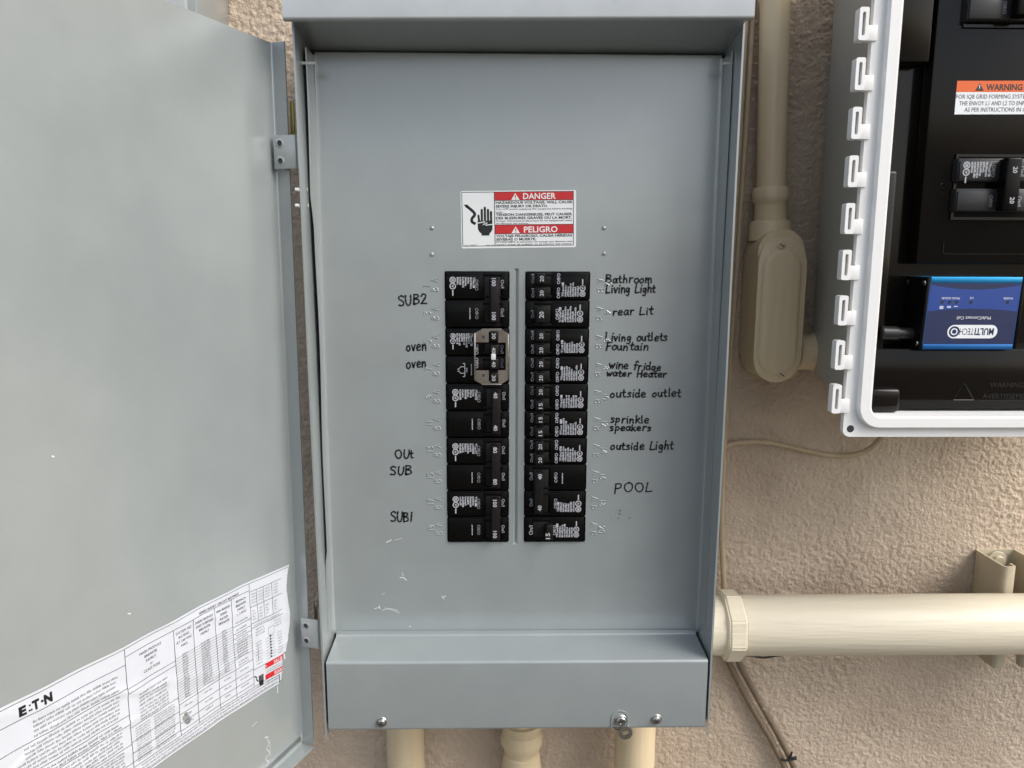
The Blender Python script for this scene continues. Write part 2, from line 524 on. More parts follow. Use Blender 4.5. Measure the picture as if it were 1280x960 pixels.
# ------------------------------------------------------------------ stroke lettering (marker handwriting, raised numbers)
G = {
 'B': (.62, [[(.06, 0), (.12, 1)], [(.1, 1), (.45, .97), (.5, .75), (.14, .55)], [(.14, .55), (.52, .45), (.5, .12), (.06, 0)]]),
 'L': (.5, [[(.1, 1), (.04, .5), (.02, .02)], [(.02, .02), (.25, .03), (.46, .08)]]),
 'F': (.5, [[(.08, -.02), (.12, .95)], [(.05, .93), (.3, .96), (.5, 1)], [(.1, .5), (.42, .55)]]),
 'H': (.6, [[(.08, 0), (.1, 1)], [(.5, 0), (.54, 1)], [(.08, .48), (.52, .52)]]),
 'P': (.6, [[(.06, -.12), (.1, 1)], [(.08, .97), (.45, 1), (.52, .72), (.4, .5), (.1, .46)]]),
 'O': (.72, [[(.36, .98), (.1, .8), (.06, .4), (.26, .03), (.52, .1), (.64, .5), (.54, .88), (.32, .97)]]),
 'S': (.58, [[(.52, .86), (.38, 1), (.12, .92), (.1, .68), (.36, .5), (.5, .26), (.34, .02), (.04, .08)]]),
 'U': (.62, [[(.08, 1), (.07, .4), (.2, .03), (.42, .06), (.54, .5), (.55, 1)]]),
 '1': (.3, [[(.14, 1), (.15, .5), (.13, -.02)]]),
 '2': (.58, [[(.06, .78), (.2, .99), (.44, .92), (.44, .65), (.06, .06)], [(.06, .06), (.3, .07), (.56, .03)]]),
 'a': (.5, [[(.42, .52), (.2, .58), (.05, .3), (.14, .03), (.32, .1), (.42, .45)], [(.43, .56), (.42, .2), (.5, .02)]]),
 'd': (.5, [[(.38, .45), (.16, .55), (.05, .25), (.16, .02), (.34, .12)], [(.42, 1), (.4, .4), (.45, .02)]]),
 'e': (.48, [[(.06, .28), (.4, .36), (.36, .55), (.18, .58), (.05, .3), (.14, .04), (.42, .08)]]),
 'f': (.4, [[(.42, .9), (.28, 1.02), (.18, .8), (.16, .3), (.13, -.04)], [(.0, .5), (.36, .55)]]),
 'g': (.5, [[(.4, .52), (.18, .58), (.06, .32), (.18, .06), (.38, .3), (.42, .54)], [(.42, .54), (.42, 0), (.34, -.36), (.08, -.32)]]),
 'h': (.48, [[(.1, 1.02), (.08, .5), (.06, 0)], [(.08, .35), (.24, .55), (.38, .45), (.4, .0)]]),
 'i': (.22, [[(.1, .55), (.1, .25), (.12, .0)], [(.13, .82), (.15, .86)]]),
 'k': (.48, [[(.1, .95), (.08, .4), (.06, 0)], [(.42, .6), (.1, .3)], [(.16, .33), (.46, .0)]]),
 'l': (.22, [[(.1, 1), (.08, .5), (.1, 0)]]),
 'm': (.72, [[(.06, .58), (.08, .3), (.06, 0)], [(.08, .3), (.22, .58), (.32, .45), (.33, .05)], [(.33, .3), (.48, .58), (.6, .45), (.64, .0)]]),
 'n': (.5, [[(.07, .58), (.08, .3), (.06, 0)], [(.08, .3), (.26, .57), (.4, .45), (.42, .0)]]),
 'o': (.48, [[(.24, .57), (.06, .4), (.08, .1), (.26, .02), (.42, .24), (.36, .52), (.22, .57)]]),
 'p': (.5, [[(.08, .6), (.08, .1), (.06, -.36)], [(.08, .5), (.28, .6), (.42, .4), (.3, .12), (.08, .12)]]),
 'r': (.42, [[(.08, .58), (.09, .3), (.07, 0)], [(.09, .3), (.2, .55), (.4, .55)]]),
 's': (.42, [[(.36, .52), (.2, .6), (.08, .46), (.3, .26), (.32, .08), (.05, .02)]]),
 't': (.38, [[(.2, .92), (.16, .4), (.2, .06), (.36, .06)], [(.0, .58), (.36, .62)]]),
 'u': (.5, [[(.06, .56), (.06, .2), (.2, .02), (.38, .2), (.42, .56)], [(.42, .56), (.42, .2), (.47, .02)]]),
 'v': (.46, [[(.04, .56), (.2, .02)], [(.2, .02), (.42, .58)]]),
 'w': (.62, [[(.04, .58), (.16, .04)], [(.16, .04), (.3, .42)], [(.3, .42), (.42, .04)], [(.42, .04), (.58, .6)]]),
 ' ': (.42, []),
 'A': (.6, [[(.04, 0), (.3, 1)], [(.3, 1), (.56, 0)], [(.14, .35), (.46, .35)]]),
 '0': (.56, [[(.28, 1), (.08, .8), (.06, .3), (.28, 0), (.48, .3), (.48, .75), (.28, 1)]]),
 '3': (.54, [[(.06, .95), (.4, 1), (.44, .72), (.2, .54), (.46, .38), (.38, .04), (.06, .04)]]),
 '4': (.54, [[(.38, 0), (.4, 1)], [(.4, 1), (.04, .34)], [(.04, .34), (.52, .34)]]),
 '5': (.54, [[(.46, 1), (.1, 1)], [(.1, 1), (.08, .6), (.38, .6), (.46, .25), (.3, 0), (.05, .05)]]),
 '6': (.54, [[(.42, .98), (.14, .7), (.08, .25), (.28, 0), (.46, .25), (.3, .52), (.1, .35)]]),
 '7': (.54, [[(.05, 1), (.48, 1)], [(.48, 1), (.2, 0)]]),
 '8': (.54, [[(.28, .52), (.08, .75), (.28, 1), (.44, .76), (.28, .52), (.06, .26), (.28, 0), (.5, .26), (.28, .52)]]),
 '9': (.54, [[(.42, .7), (.2, .48), (.08, .75), (.26, 1), (.44, .8), (.42, .4), (.3, 0)]]),
}
def strokes(s):
    x = 0; out = []
    for ch in s:
        adv, st = G[ch]
        jx = random.uniform(-.03, .03); jy = random.uniform(-.05, .05); sc = random.uniform(.92, 1.08); sh = random.uniform(-.02, .1)
        for pl in st:
            pts = [((px * sc + py * sh + jx + x), py * sc + jy) for px, py in pl]
            out.append(pts if len(pts) < 3 else [(v.x, v.y) for v in curve([(p[0], p[1], 0) for p in pts], 5)])
        x += adv + .1
    return out, x - .1

def handwriting(s, px0, px1, pyb, pyt, mat, parent, w=1.15, slope=0.0):
    a = P(px0, pyb, 0); b = P(px1, pyb + slope, 0); top = P(px0, pyt, 0)
    st, width = strokes(s)
    L = (b - a).length; H = (top - a).length
    ang = math.degrees(math.atan2(b.z - a.z, b.x - a.x))
    put = plane_put(-.18, a.x, a.z, ang)
    bm = bmesh.new()
    for pl in st:
        ribbon(bm, [(p[0] * L / width, p[1] * H) for p in pl], w, put, wob=.3)
    return fin(bm, 'handwritten_note', mat, parent, 0, label='black marker note reading ' + s if mat is MARK else 'faint rubbed out marker note')

def raised(bm, s, x, z, h, rot, y, r=.42, mat=0):
    """embossed character strokes"""
    c, sn = math.cos(R_(rot)), math.sin(R_(rot)); cx = 0
    for ch in s:
        adv, st = G[ch]
        for pl in st:
            pts = [(p[0], p[1], 0) for p in pl]
            pts = curve(pts, 3) if len(pts) > 2 else [Vector(p) for p in pts]
            q = []
            for p in pts:
                a, b = (p.x + cx) * h, p.y * h
                q.append((x + a * c - b * sn, y, z + a * sn + b * c))
            tube(bm, q, r, 6, mat)
        cx += adv + .12

# ------------------------------------------------------------------ the grey panel
HW = 'electrical panel'
panel = thing('electrical_panel', 'tall open grey metal breaker panel with handwritten circuit names', HW, (18, WALL, -434))
ZT, ZB = 190.0, -437.0
bm = bmesh.new()
def side(xt, xb, sgn, th=1.6):
    # outer face at x, tapering a little from top to bottom
    n = 24; rings = []
    for k in range(n + 1):
        t = k / n; z = ZT + (ZB - ZT) * t; x = xt + (xb - xt) * t
        yf = -47 + .8 * math.sin(t * 9)
        rings.append([bm.verts.new(p) for p in ((x, yf, z), (x - sgn * th, yf, z), (x - sgn * th, WALL - 2, z), (x, WALL - 2, z))])
    for a, b in zip(rings, rings[1:]):
        for j in range(4):
            bm.faces.new((a[j], a[(j + 1) % 4], b[(j + 1) % 4], b[j]))
    bm.faces.new(rings[0]); bm.faces.new(rings[-1][::-1])
side(-164.2, -159.6, -1); side(197.2, 195.4, 1)
box(bm, -161, 194.5, WALL - 4, WALL - 2.4, ZB + 4, ZT)
sheet_profile(bm, [(WALL - 5, 175.6), (2.6, 175.9), (-58, 187.5)], 1.2, -162.4, 195.4)
box(bm, -157.8, 193.6, -30, WALL - 5, -431.6, -430.4)
bmesh.ops.recalc_face_normals(bm, faces=bm.faces)
fin(bm, 'enclosure', GREY, panel)

# rain hood: slightly out of level, as photographed
bm = bmesh.new()
prof = fillet([(-57, 184.3), (-62, 184.3), (-62, 204), (WALL - 2, 236)], .5)
sheet_profile(bm, prof[::-1], 1.5, -166.9, 199.0, n_x=10)
for s, x in ((-1, -166.9), (1, 197.5)):      # end caps
    pts = [(-60.4, 186.2), (-60.4, 203), (WALL - 3, 233.6), (WALL - 3, 191), (-56, 191), (-56, 186.2)]
    a = [bm.verts.new((x + .2, p[0], p[1])) for p in pts]; b = [bm.verts.new((x + 1.3, p[0], p[1])) for p in pts]
    bm.faces.new(a); bm.faces.new(b[::-1])
    for i in range(6): bm.faces.new((a[i], a[(i + 1) % 6], b[(i + 1) % 6], b[i]))
bmesh.ops.recalc_face_normals(bm, faces=bm.faces)
for v in bm.verts: v.co.z += (v.co.x - 16) * .0105 + 1.2
fin(bm, 'rain_hood', GREY_HOOD, panel)

# breaker cover: plate with two openings, a pressed groove, side flanges
CX = [(-48.6, 9.8), (23.8, 82.4)]
OT, OB = -10.8, -265.4
POLE = (OT - OB) / 10
bm = bmesh.new()
xs = [-154.5, CX[0][0], CX[0][1], 13.9, 16.0, 18.1, CX[1][0], CX[1][1], 190.0]
zs = [171.5, OT, OB, -357.5]
grid = {}
for i, x in enumerate(xs):
    for j, z in enumerate(zs):
        y = 0.0
        zz = z + (2.5 if i in (3, 4, 5) and j == 1 else -2.5 if i in (3, 4, 5) and j == 2 else 0)
        grid[i, j] = bm.verts.new((x, y, zz))
for i in range(len(xs) - 1):
    for j in range(3):
        if j == 1 and i in (1, 6): continue
        if i in (3, 4): continue
        bm.faces.new((grid[i, j], grid[i, j + 1], grid[i + 1, j + 1], grid[i + 1, j]))
for j in (0, 2):                              # plate over and under the groove, as one face each
    if j == 0: bm.faces.new((grid[3, 0], grid[3, 1], grid[4, 1], grid[5, 1], grid[5, 0], grid[4, 0]))
    else: bm.faces.new((grid[3, 2], grid[3, 3], grid[4, 3], grid[5, 3], grid[5, 2], grid[4, 2]))
g1 = bm.verts.new((16.0, 2.4, OT + .6)); g2 = bm.verts.new((16.0, 2.4, OB - .6))
for q in ((grid[3, 1], grid[3, 2], g2, g1), (g1, g2, grid[5, 2], grid[5, 1]), (grid[3, 1], g1, grid[4, 1]), (grid[4, 1], g1, grid[5, 1]), (grid[3, 2], grid[4, 2], g2), (grid[4, 2], grid[5, 2], g2)):
    bm.faces.new(q)
def lip(pts):
    a = [bm.verts.new(p) for p in pts]; b = [bm.verts.new((p[0], p[1] + 3.2, p[2])) for p in pts]
    n = len(pts)
    for i in range(n): bm.faces.new((a[i], b[i], b[(i + 1) % n], a[(i + 1) % n]))
for x0, x1 in CX:
    lip([(x0, 0, OT), (x1, 0, OT), (x1, 0, OB), (x0, 0, OB)])
def flange(x_in, x_out, sgn):
    """side of the cover, bent forward, a little wavy as bent sheet is"""
    n = 40; prev = None
    for k in range(n + 1):
        t = k / n; z = 171.5 + (-357.5 - 171.5) * t
        w = .5 * math.sin(t * 17) * (sgn < 0)
        ext = 24 + 1.2 * math.sin(t * 7 + 1)
        if sgn < 0: w += .2 if t < .235 else 2.3 * min(1, (t - .235) / .025) if t < .84 else .6
        pr = [(x_in, 0), (x_in + sgn * 2.4, 0), (x_in + sgn * 3.1, -.25), (x_in + sgn * 3.6, -.9), (x_in + sgn * 3.8, -1.8), (x_in + sgn * 4.0, -4), (x_out - sgn * w * .5, -14), (x_out - sgn * w, -ext), (x_out + sgn * 1.2 - sgn * w, -ext), (x_out + sgn * 1.2, -4), (x_out + sgn * 1.2, 3)]
        cur = [bm.verts.new((x, y, z)) for x, y in pr]
        if prev:
            for a in range(len(pr) - 1):
                bm.faces.new((prev[a], prev[a + 1], cur[a + 1], cur[a]))
        prev = cur
flange(-154.5, -158.6, -1); flange(190.0, 193.4, 1)
bmesh.ops.recalc_face_normals(bm, faces=bm.faces)
# top hem, turned back
sheet_profile(bm, fillet([(0, 171.5), (0, 174.5), (4, 174.7), (6, 174.8)], 1.2), 1.2, -157.5, 192.5)
sheet_profile(bm, fillet([(-.4, -357.5), (-.4, -359.6), (3, -360)], .8), 1.0, -154.5, 190.0)
for px, py in ((540, 285), (540, 318), (755, 285), (755, 317)):
    p = P(px, py, 0); lathe(bm, (p.x, .3, p.z), (0, -1, 0), [(0, 2.0), (.7, 1.8), (1.3, 1.2), (1.6, .4)], 14)
# twist-out nubs left on the opening edges
for ci, (x0, x1) in enumerate(CX):
    for k in range(11):
        z = OT - POLE * k
        for x, s in ((x0, 1), (x1, -1)):
            box(bm, min(x - .3 * s, x + .8 * s), max(x - .3 * s, x + .8 * s), -.25, 1.4, z - .9, z + .9, .2, 1)
# raised pole numbers and A / B marks
for k in range(10):
    z = OT - POLE * (k + .5)
    xl = -52 + (k * .12)
    raised(bm, 'A', xl - 2.4, z + 3.0, 5.9, 90, -.22, .43); raised(bm, 'B', xl - 2.4, z - 5.6, 5.9, 90, -.22, .43)
    raised(bm, str(2 * k + 1), xl - 9.6, z - 1.2, 5.9, 90, -.22, .43)
    xr = 89 - (k * .12)
    raised(bm, 'A', xr, z + 6.4, 5.9, -90, -.22, .43); raised(bm, 'B', xr, z - 2.2, 5.9, -90, -.22, .43)
    raised(bm, str(2 * k + 2), xr + 7.0, z + 3.2, 5.9, -90, -.22, .43)
# scratches worn through the paint
def scratch(pts, w, put=None):
    ribbon(bm, [(v.x, v.y) for v in curve([(P(x, y, 0).x, P(x, y, 0).z, 0) for x, y in pts], 4)], w, put or plane_put(-.12), 1)
for pts, w in (([(483, 678), (489, 675)], .9), ([(493, 675), (502, 673)], .4), ([(500, 722), (504, 722), (508, 725)], 1.0), ([(503, 716), (504, 720)], .6),
               ([(478, 763), (484, 761), (492, 763), (499, 766)], .5), ([(468, 761), (474, 759)], .7), ([(481, 760), (490, 761), (498, 763)], .4), ([(474, 757), (475, 761)], .8),
               ([(553, 747), (557, 745)], 1.0), ([(552, 744), (555, 749)], .6), ([(512, 783), (513, 783)], .8), ([(478, 743), (481, 741)], .4)):
    scratch(pts, w)
cover = fin(bm, 'breaker_cover', [GREY, SCRATCH], panel, 30)

NOTES = [('Bathroom', 757, 815, 353.5, 343.5, 0), ('Living Light', 757.5, 819, 366, 355.5, 0), ('rear Lit', 766, 816, 394, 384, -1), ('Living outlets', 757, 834, 426, 416, 0),
         ('Fountain', 757, 810, 437.6, 428, 0), ('wine fridge', 761, 826, 460.5, 451, 3), ('water Heater', 758, 833, 470, 462, 2), ('outside outlet', 763, 851, 497, 487, -1),
         ('sprinkle', 763, 811, 528.5, 519, 0), ('speakers', 762, 814, 538.5, 530, 0), ('outside Light', 763, 841, 562, 552, 0), ('POOL', 768, 815, 615, 603.5, 0),
         ('SUB2', 498, 533.5, 382, 370, -2), ('oven', 508, 533, 438.5, 426, -1), ('oven', 508, 533, 460.5, 448, -1), ('OUt', 494, 517, 573, 563, 0), ('SUB', 488, 515, 593.5, 583, 0), ('SUB1', 488, 516, 652, 640.5, 0)]
for s, a, b, c, d, sl_ in NOTES:
    handwriting(s, a, b, c, d, MARK, cover, 1.3 if s == 'POOL' else 1.45, sl_)
handwriting('SUB 2', 757, 792, 648, 639, MARKF, cover, 1.0)

# danger label
bm = bmesh.new()
LP = P(577, 310.6, 0)
lput = lambda lift: plane_put(-lift, LP.x, LP.z, .85)
KX, KZ = 102.2 / 926, 49.8 / 472
def lx(x): return (x - 105) * KX
def lz(y): return (578 - y) * KZ
prism(bm, [(p[0], p[1]) for p in rrect(0, 102.2, 0, 49.8, 1.5)], -.12, -.02, 0)
for v in bm.verts:
    a, y, b = v.co; q = lput(.12)(a, b); v.co = Vector((q.x, y, q.z))
p1, p2, p3 = lput(.2), lput(.26), lput(.32)
def lrect(x0, x1, y0, y1, m, p=p1): quad(bm, p, lx(x0), lx(x1), lz(y1), lz(y0), m)
for r in ((113, 1012, 114, 119), (113, 1012, 557, 562), (113, 118, 119, 557), (1007, 1012, 119, 557), (373, 379, 119, 557), (379, 1007, 183, 188), (379, 1007, 384, 389), (379, 1007, 458, 463)): lrect(*r, 1)
lrect(379, 1007, 119, 183, 2); lrect(379, 1007, 389, 458, 2)
text(bm, 'DANGER', p2, lx(606), lz(176), height=5.0, width=(868 - 606) * KX, mat=0, bold=.02)
text(bm, 'PELIGRO', p2, lx(610), lz(450), height=5.0, width=(882 - 610) * KX, mat=0, bold=.02)
for cy in (184, 458):
    poly2(bm, p2, [(lx(510), lz(cy - 1)), (lx(578), lz(cy - 1)), (lx(543), lz(cy - 58))], 0)
    poly2(bm, p3, [(lx(541), lz(cy - 18)), (lx(547), lz(cy - 18)), (lx(549), lz(cy - 42)), (lx(539), lz(cy - 42))], 2)
    disc2(bm, p3, lx(544), lz(cy - 10), .5, 2, 8)
for s, y, h, x1, bd, mt in (('HAZARDOUS VOLTAGE, WILL CAUSE', 213, 2.1, 1000, .025, 1), ('SEVERE INJURY OR DEATH.', 243, 2.1, 802, .025, 1), ('Turn OFF power supplying this equipment before working', 263, 1.35, 1000, .005, 1), ('inside.', 287, 1.35, 445, .005, 1),
                    ('TENSION DANGEREUSE, PEUT CAUSER', 312, 2.1, 1000, .025, 1), ('DES BLESSURES GRAVES OU LA MORT.', 340, 2.1, 998, .025, 1), ("Couper l'alimentation électrique de cet équipement avant", 360, 1.35, 1000, .005, 1), ("d'y effectuer des travaux.", 381, 1.35, 650, .005, 1),
                    ('VOLTAJE PELIGROSO, CAUSA HERIDAS', 488, 2.1, 1000, .025, 1), ('SEVERAS O MUERTE.', 516, 2.1, 708, .025, 1), ('INTERRUMPA el suministro de energía que alimenta este', 534, 1.35, 1000, .005, 1), ('equipo antes de trabajar en el interior del mismo.', 554, 1.35, 1000, .005, 1)):
    text(bm, s, p2, lx(386), lz(y), height=h, width=(x1 - 386) * KX, mat=mt, bold=bd)
text(bm, '33-17987-2', p2, lx(130), lz(556), height=.9, width=(232 - 130) * KX, mat=1); text(bm, 'REV. 02', p2, lx(305), lz(556), height=.9, width=(368 - 305) * KX, mat=1)
# the hand and the cable
ribbon(bm, [(v.x, v.y) for v in curve([(lx(x), lz(y), 0) for x, y in ((150, 228), (180, 252), (212, 284), (214, 305), (194, 332), (194, 358), (222, 376))], 5)], 2.5, p1, 1, cap=False)
poly2(bm, p1, [(lx(x), lz(y)) for x, y in ((128, 217), (160, 217), (172, 232), (150, 240))], 1)
poly2(bm, p1, [(lx(x), lz(y)) for x, y in ((238, 350), (357, 350), (357, 420), (348, 440), (332, 458), (332, 473), (268, 473), (268, 458), (250, 440), (240, 420))], 1)
for x, y0 in ((273, 262), (298, 244), (323, 262), (347, 280)):
    ribbon(bm, [(lx(x), lz(y0)), (lx(x), lz(360))], 1.95, p2, 1)
ribbon(bm, [(lx(246), lz(308)), (lx(250), lz(345)), (lx(262), lz(400))], 1.9, p2, 1)
ribbon(bm, [(lx(x), lz(y)) for x, y in ((226, 372), (300, 358), (280, 385), (318, 366), (300, 388), (362, 380))], .8, p3, 0, cap=False)
fin(bm, 'danger_label', [WHITE, INK, RED], panel, 0, label='white and red danger and peligro sticker with a shocked hand')

# lower cover (wiring trough)
bm = bmesh.new()
prof = fillet([(-2.2, -354.5), (-2.2, -359.0), (-47.0, -361.2), (-47.0, -429.2), (-38, -430.2)], 3.0, 6)
sheet_profile(bm, prof[::-1], 1.5, -156.2, 191.6, n_x=8)
for x, s in ((-156.2, 1), (191.6, -1)):     # ends folded back
    box(bm, min(x, x + 1.4 * s), max(x, x + 1.4 * s), -45.2, -6, -428, -363, .3, 1)
p = P(775, 898, -47)
o1 = [(p.x + 8.2 * math.cos(R_(a)), p.z + 8.2 * math.sin(R_(a))) for a in range(0, 181, 12)] + [(p.x - 8.2, -428), (p.x + 8.2, -428)]
i1 = [(p.x + 6.9 * math.cos(R_(a)), p.z + 6.9 * math.sin(R_(a))) for a in range(0, 181, 12)] + [(p.x - 6.9, -428), (p.x + 6.9, -428)]
ring_prism(bm, o1, i1, -47.7, -46.9)
bmesh.ops.recalc_face_normals(bm, faces=bm.faces)
fin(bm, 'lower_cover', GREY, panel, 25)

def screw(px, py, y, r, parent, name='screw', ang=20, ring=False, mat=STEEL):
    c = P(px, py, y); bm = bmesh.new()
    lathe(bm, (c.x, y + 1, c.z), (0, -1, 0), [(0, r * 1.35), (1.4, r * 1.35), (1.8, r * 1.25), (1.9, r), (2.8, r), (3.8, r * .86), (4.4, r * .5), (4.5, .01)] if not ring else [(0, r * 1.1), (2.0, r * 1.1), (2.8, r * .9), (3.2, r * .45), (3.3, .01)], 22)
    m = Matrix.Rotation(R_(ang), 3, 'Y')
    top = y - (3.55 if not ring else 2.35)
    box(bm, c.x - r * .75, c.x + r * .75, top - .3, top + .6, c.z - .42, c.z + .42, mat=1, rot=m)
    if not ring: box(bm, c.x - .42, c.x + .42, top - .3, top + .6, c.z - r * .7, c.z + r * .7, mat=1, rot=m)
    return fin(bm, name, [mat, BLACK_AND_HOLES], parent, 30)
screw(477, 902.5, -47, 3.7, panel, ang=15); screw(820.5, 899, -47, 3.7, panel, ang=40)
# sealing tab
bm = bmesh.new()
p = P(776, 900, -47); q = P(782, 917, -50)
lathe(bm, (p.x, -46.6, p.z), (0, -1, 0), [(0, 5.6), (1.2, 5.6), (1.6, 5.2), (1.7, 4.4), (4.0, 4.4), (4.5, 4.0), (4.5, 2.2), (3.4, 2.0), (3.4, .01)], 24)
box(bm, p.x - 3.6, p.x + 3.6, -51.2, -50.3, p.z - .55, p.z + .55, mat=1, rot=Matrix.Rotation(R_(-18), 3, 'Y'))
n = 20
oc = [(q.x + 6.6 * math.cos(2 * math.pi * k / n), q.z + 6.6 * math.sin(2 * math.pi * k / n)) for k in range(n)]
ic = [(q.x + 2.9 * math.cos(2 * math.pi * k / n), q.z + 2.9 * math.sin(2 * math.pi * k / n)) for k in range(n)]
ring_prism(bm, oc, ic, -49.2, -48.0)
prism(bm, [(p.x - 6.5, -428.2), (p.x + 5.5, -428.2), (q.x + 5.9, q.z + 1.5), (q.x + 3, q.z + 4.2), (q.x - 3, q.z + 4.2), (q.x - 6.0, q.z + 1.5)], -49.1, -48.1)
bmesh.ops.recalc_face_normals(bm, faces=bm.faces)
fin(bm, 'sealing_tab', [STEEL, BLACK_AND_HOLES], panel, 30)

# pins and rivets through the side walls
for (x0, x1, py, y, r) in ((-164, -151.5, 81, -24, 1.3), (187.5, 197, 77, -22, 1.2)):
    z = P(640, py, y).z; bm = bmesh.new()
    tube(bm, [(x0, y, z), (x1, y, z)], r, 12)
    fin(bm, 'pin', SCRATCH, panel)
for px, py, y in ((371.5, 237, -48), (382, 236.5, -27), (371.5, 257, -48), (383, 256.5, -27)):
    c = P(px, py, y); bm = bmesh.new()
    tube(bm, [(c.x - 1.5, y, c.z), (c.x + 1.5, y, c.z)], 1.4, 10)
    fin(bm, 'rivet', SCRATCH, panel)
bm = bmesh.new()
c = P(365.5, 149, -20); box(bm, c.x - 1.6, c.x + 1.6, -21.5, -18, c.z - 14, c.z + 14, .6)
fin(bm, 'hinge_pin', YZINC, panel)
bm = bmesh.new()
c = P(395, 768, -20); box(bm, c.x - 1.4, c.x + 1.4, -21.5, -18, c.z - 13, c.z + 13, .6)
fin(bm, 'hinge_pin', STEEL, panel)

# door, swung open
TH = R_(22.0)
DU = Vector((-math.sin(TH), -math.cos(TH), 0)); DN = Vector((math.cos(TH), -math.sin(TH), 0)); H0 = Vector((-186.0, -30.0, 0))
def D(u, z, n=0.0):
    return H0 + DU * u + DN * n + Vector((0, 0, z))
DT, DB = 173.5, -452.0
bm = bmesh.new()
# cross-section across the door (u, n): hinge flange, rounded bend, flat, outer flange
sec = fillet([(0, 13.0), (0, 0), (392, 0), (392, 11)], 2.2, 7)
zn = 30
rows = []
for k in range(zn + 1):
    t = k / zn; z = DB + (DT - DB) * t
    row = []
    for (u, n) in sec:
        dx = 2.0 * (1 - t) if u < 200 else 0
        row.append(D(u + (0 if u > 5 else 0), z, n))
    rows.append(row)
vv = [[bm.verts.new(p) for p in r] for r in rows]
for a, b in zip(vv, vv[1:]):
    for j in range(len(sec) - 1): bm.faces.new((a[j], a[j + 1], b[j + 1], b[j]))
# outer skin 1.5 mm behind
sec2 = fillet([(-1.5, 13.0), (-1.5, -1.5), (393.5, -1.5), (393.5, 11)], 3.6, 7)
v2 = [[bm.verts.new(D(u, DB + (DT - DB) * k / zn, n)) for u, n in sec2] for k in range(zn + 1)]
for a, b in zip(v2, v2[1:]):
    for j in range(len(sec2) - 1): bm.faces.new((b[j], b[j + 1], a[j + 1], a[j]))
for r, s in ((vv[-1], v2[-1]), (vv[0], v2[0])):
    for j in range(len(sec) - 1): bm.faces.new((r[j], r[j + 1], s[j + 1], s[j]))
for j in (0, len(sec) - 1):
    for k in range(zn): bm.faces.new((vv[k][j], vv[k + 1][j], v2[k + 1][j], v2[k][j]))
# bottom flange turned inwards
bp_ = fillet([(0, 8), (0, 0), (14, 0)], 3.0, 5)          # (n, dz)
pr = None
for u in [1.5 + 389 * k / 12 for k in range(13)]:
    cur = [bm.verts.new(D(u, DB + dz - .2, n + .15)) for n, dz in bp_] + [bm.verts.new(D(u, DB + dz - 1.6, n + .15)) for n, dz in bp_[::-1]]
    if pr:
        for j in range(len(cur)): bm.faces.new((pr[j], pr[(j + 1) % len(cur)], cur[(j + 1) % len(cur)], cur[j]))
    else: bm.faces.new(cur)
    pr = cur
bm.faces.new(pr[::-1])
bmesh.ops.recalc_face_normals(bm, faces=bm.faces)
# scribbled scratch low on the door
def door_uz(px, py):
    d = ray(px, py); t = DN.dot(H0 - CAM) / DN.dot(d); p = CAM + d * t
    return DU.dot(p - H0), p.z
dput = lambda lift: (lambda a, b: D(a, b, lift))
for pts, w in (([(334, 923), (336, 930), (333, 936), (337, 941), (332, 948), (336, 953), (333, 958)], .5), ([(331, 922), (335, 921)], .8), ([(337, 925), (338, 945)], .35), ([(355, 818), (356, 823)], 1.4),
               ([(347, 858), (347, 866)], .9), ([(352, 836), (351, 850)], .5), ([(65, 570), (67, 571)], 1.0), ([(160, 767), (163, 767)], .9), ([(315, 908), (321, 902)], .4)):
    q = [door_uz(*p) for p in pts]
    ribbon(bm, [(v.x, v.y) for v in curve([(a, b, 0) for a, b in q], 4)], w, dput(.12), 1)
door = fin(bm, 'door', [GREY, SCRATCH], panel, 28, label='open hinged grey door with a large printed rating label')

# rating label on the door
TOPL = [(8, -271.5), (20, -270.5), (71, -265.5), (116, -263.5), (187, -262), (232, -259.5), (273, -257.5), (345, -253)]
BOTL = [(24, -376.5), (60, -372), (107, -367.5), (171, -364), (260, -359), (345, -355)]
def interp(tab, u):
    if u <= tab[0][0]: return tab[0][1]
    for (a, b), (c, d) in zip(tab, tab[1:]):
        if u <= c: return b + (d - b) * (u - a) / (c - a)
    return tab[-1][1]
def edge_u(v):     # right-hand edge wavers as the sticker has lifted there
    return 8 + 10 * v + 3.2 * math.sin(v * 9.5) + (4 if .75 < v else 0)
def lab(u, v, lift=0.0):
    """u along the door from the hinge, v from 0 at the label's top to 1 at its foot"""
    u = max(u, edge_u(v))
    zt, zb = interp(TOPL, u), interp(BOTL, max(u, 24))
    h = .35 * math.sin(u * .11 + v * 5) + .5 * max(0, math.sin(u * .045 + v * 14 + 1.2)) ** 6 * 1.8 + .4 * math.sin(u * .31 - v * 9) * math.exp(-((v - .45) / .3) ** 2) + .9 * math.exp(-((u - 15) / 9) ** 2) * (.5 + .5 * math.sin(v * 11))
    h += 1.0 * math.exp(-((v - .33 - .1 * math.sin(u * .05)) / .02) ** 2) * (u > 150) + .8 * math.exp(-((v - .62 - .06 * math.sin(u * .06)) / .018) ** 2) * (u < 230)
    return D(u, zt + (zb - zt) * v + .2 * math.sin(u * .12 + v * 3), .45 + max(h, -.25) * .5 + lift)
bm = bmesh.new()
nu, nv_ = 190, 60
gv = [[bm.verts.new(lab(8 + (345 - 8) * i / nu, j / nv_)) for j in range(nv_ + 1)] for i in range(nu + 1)]
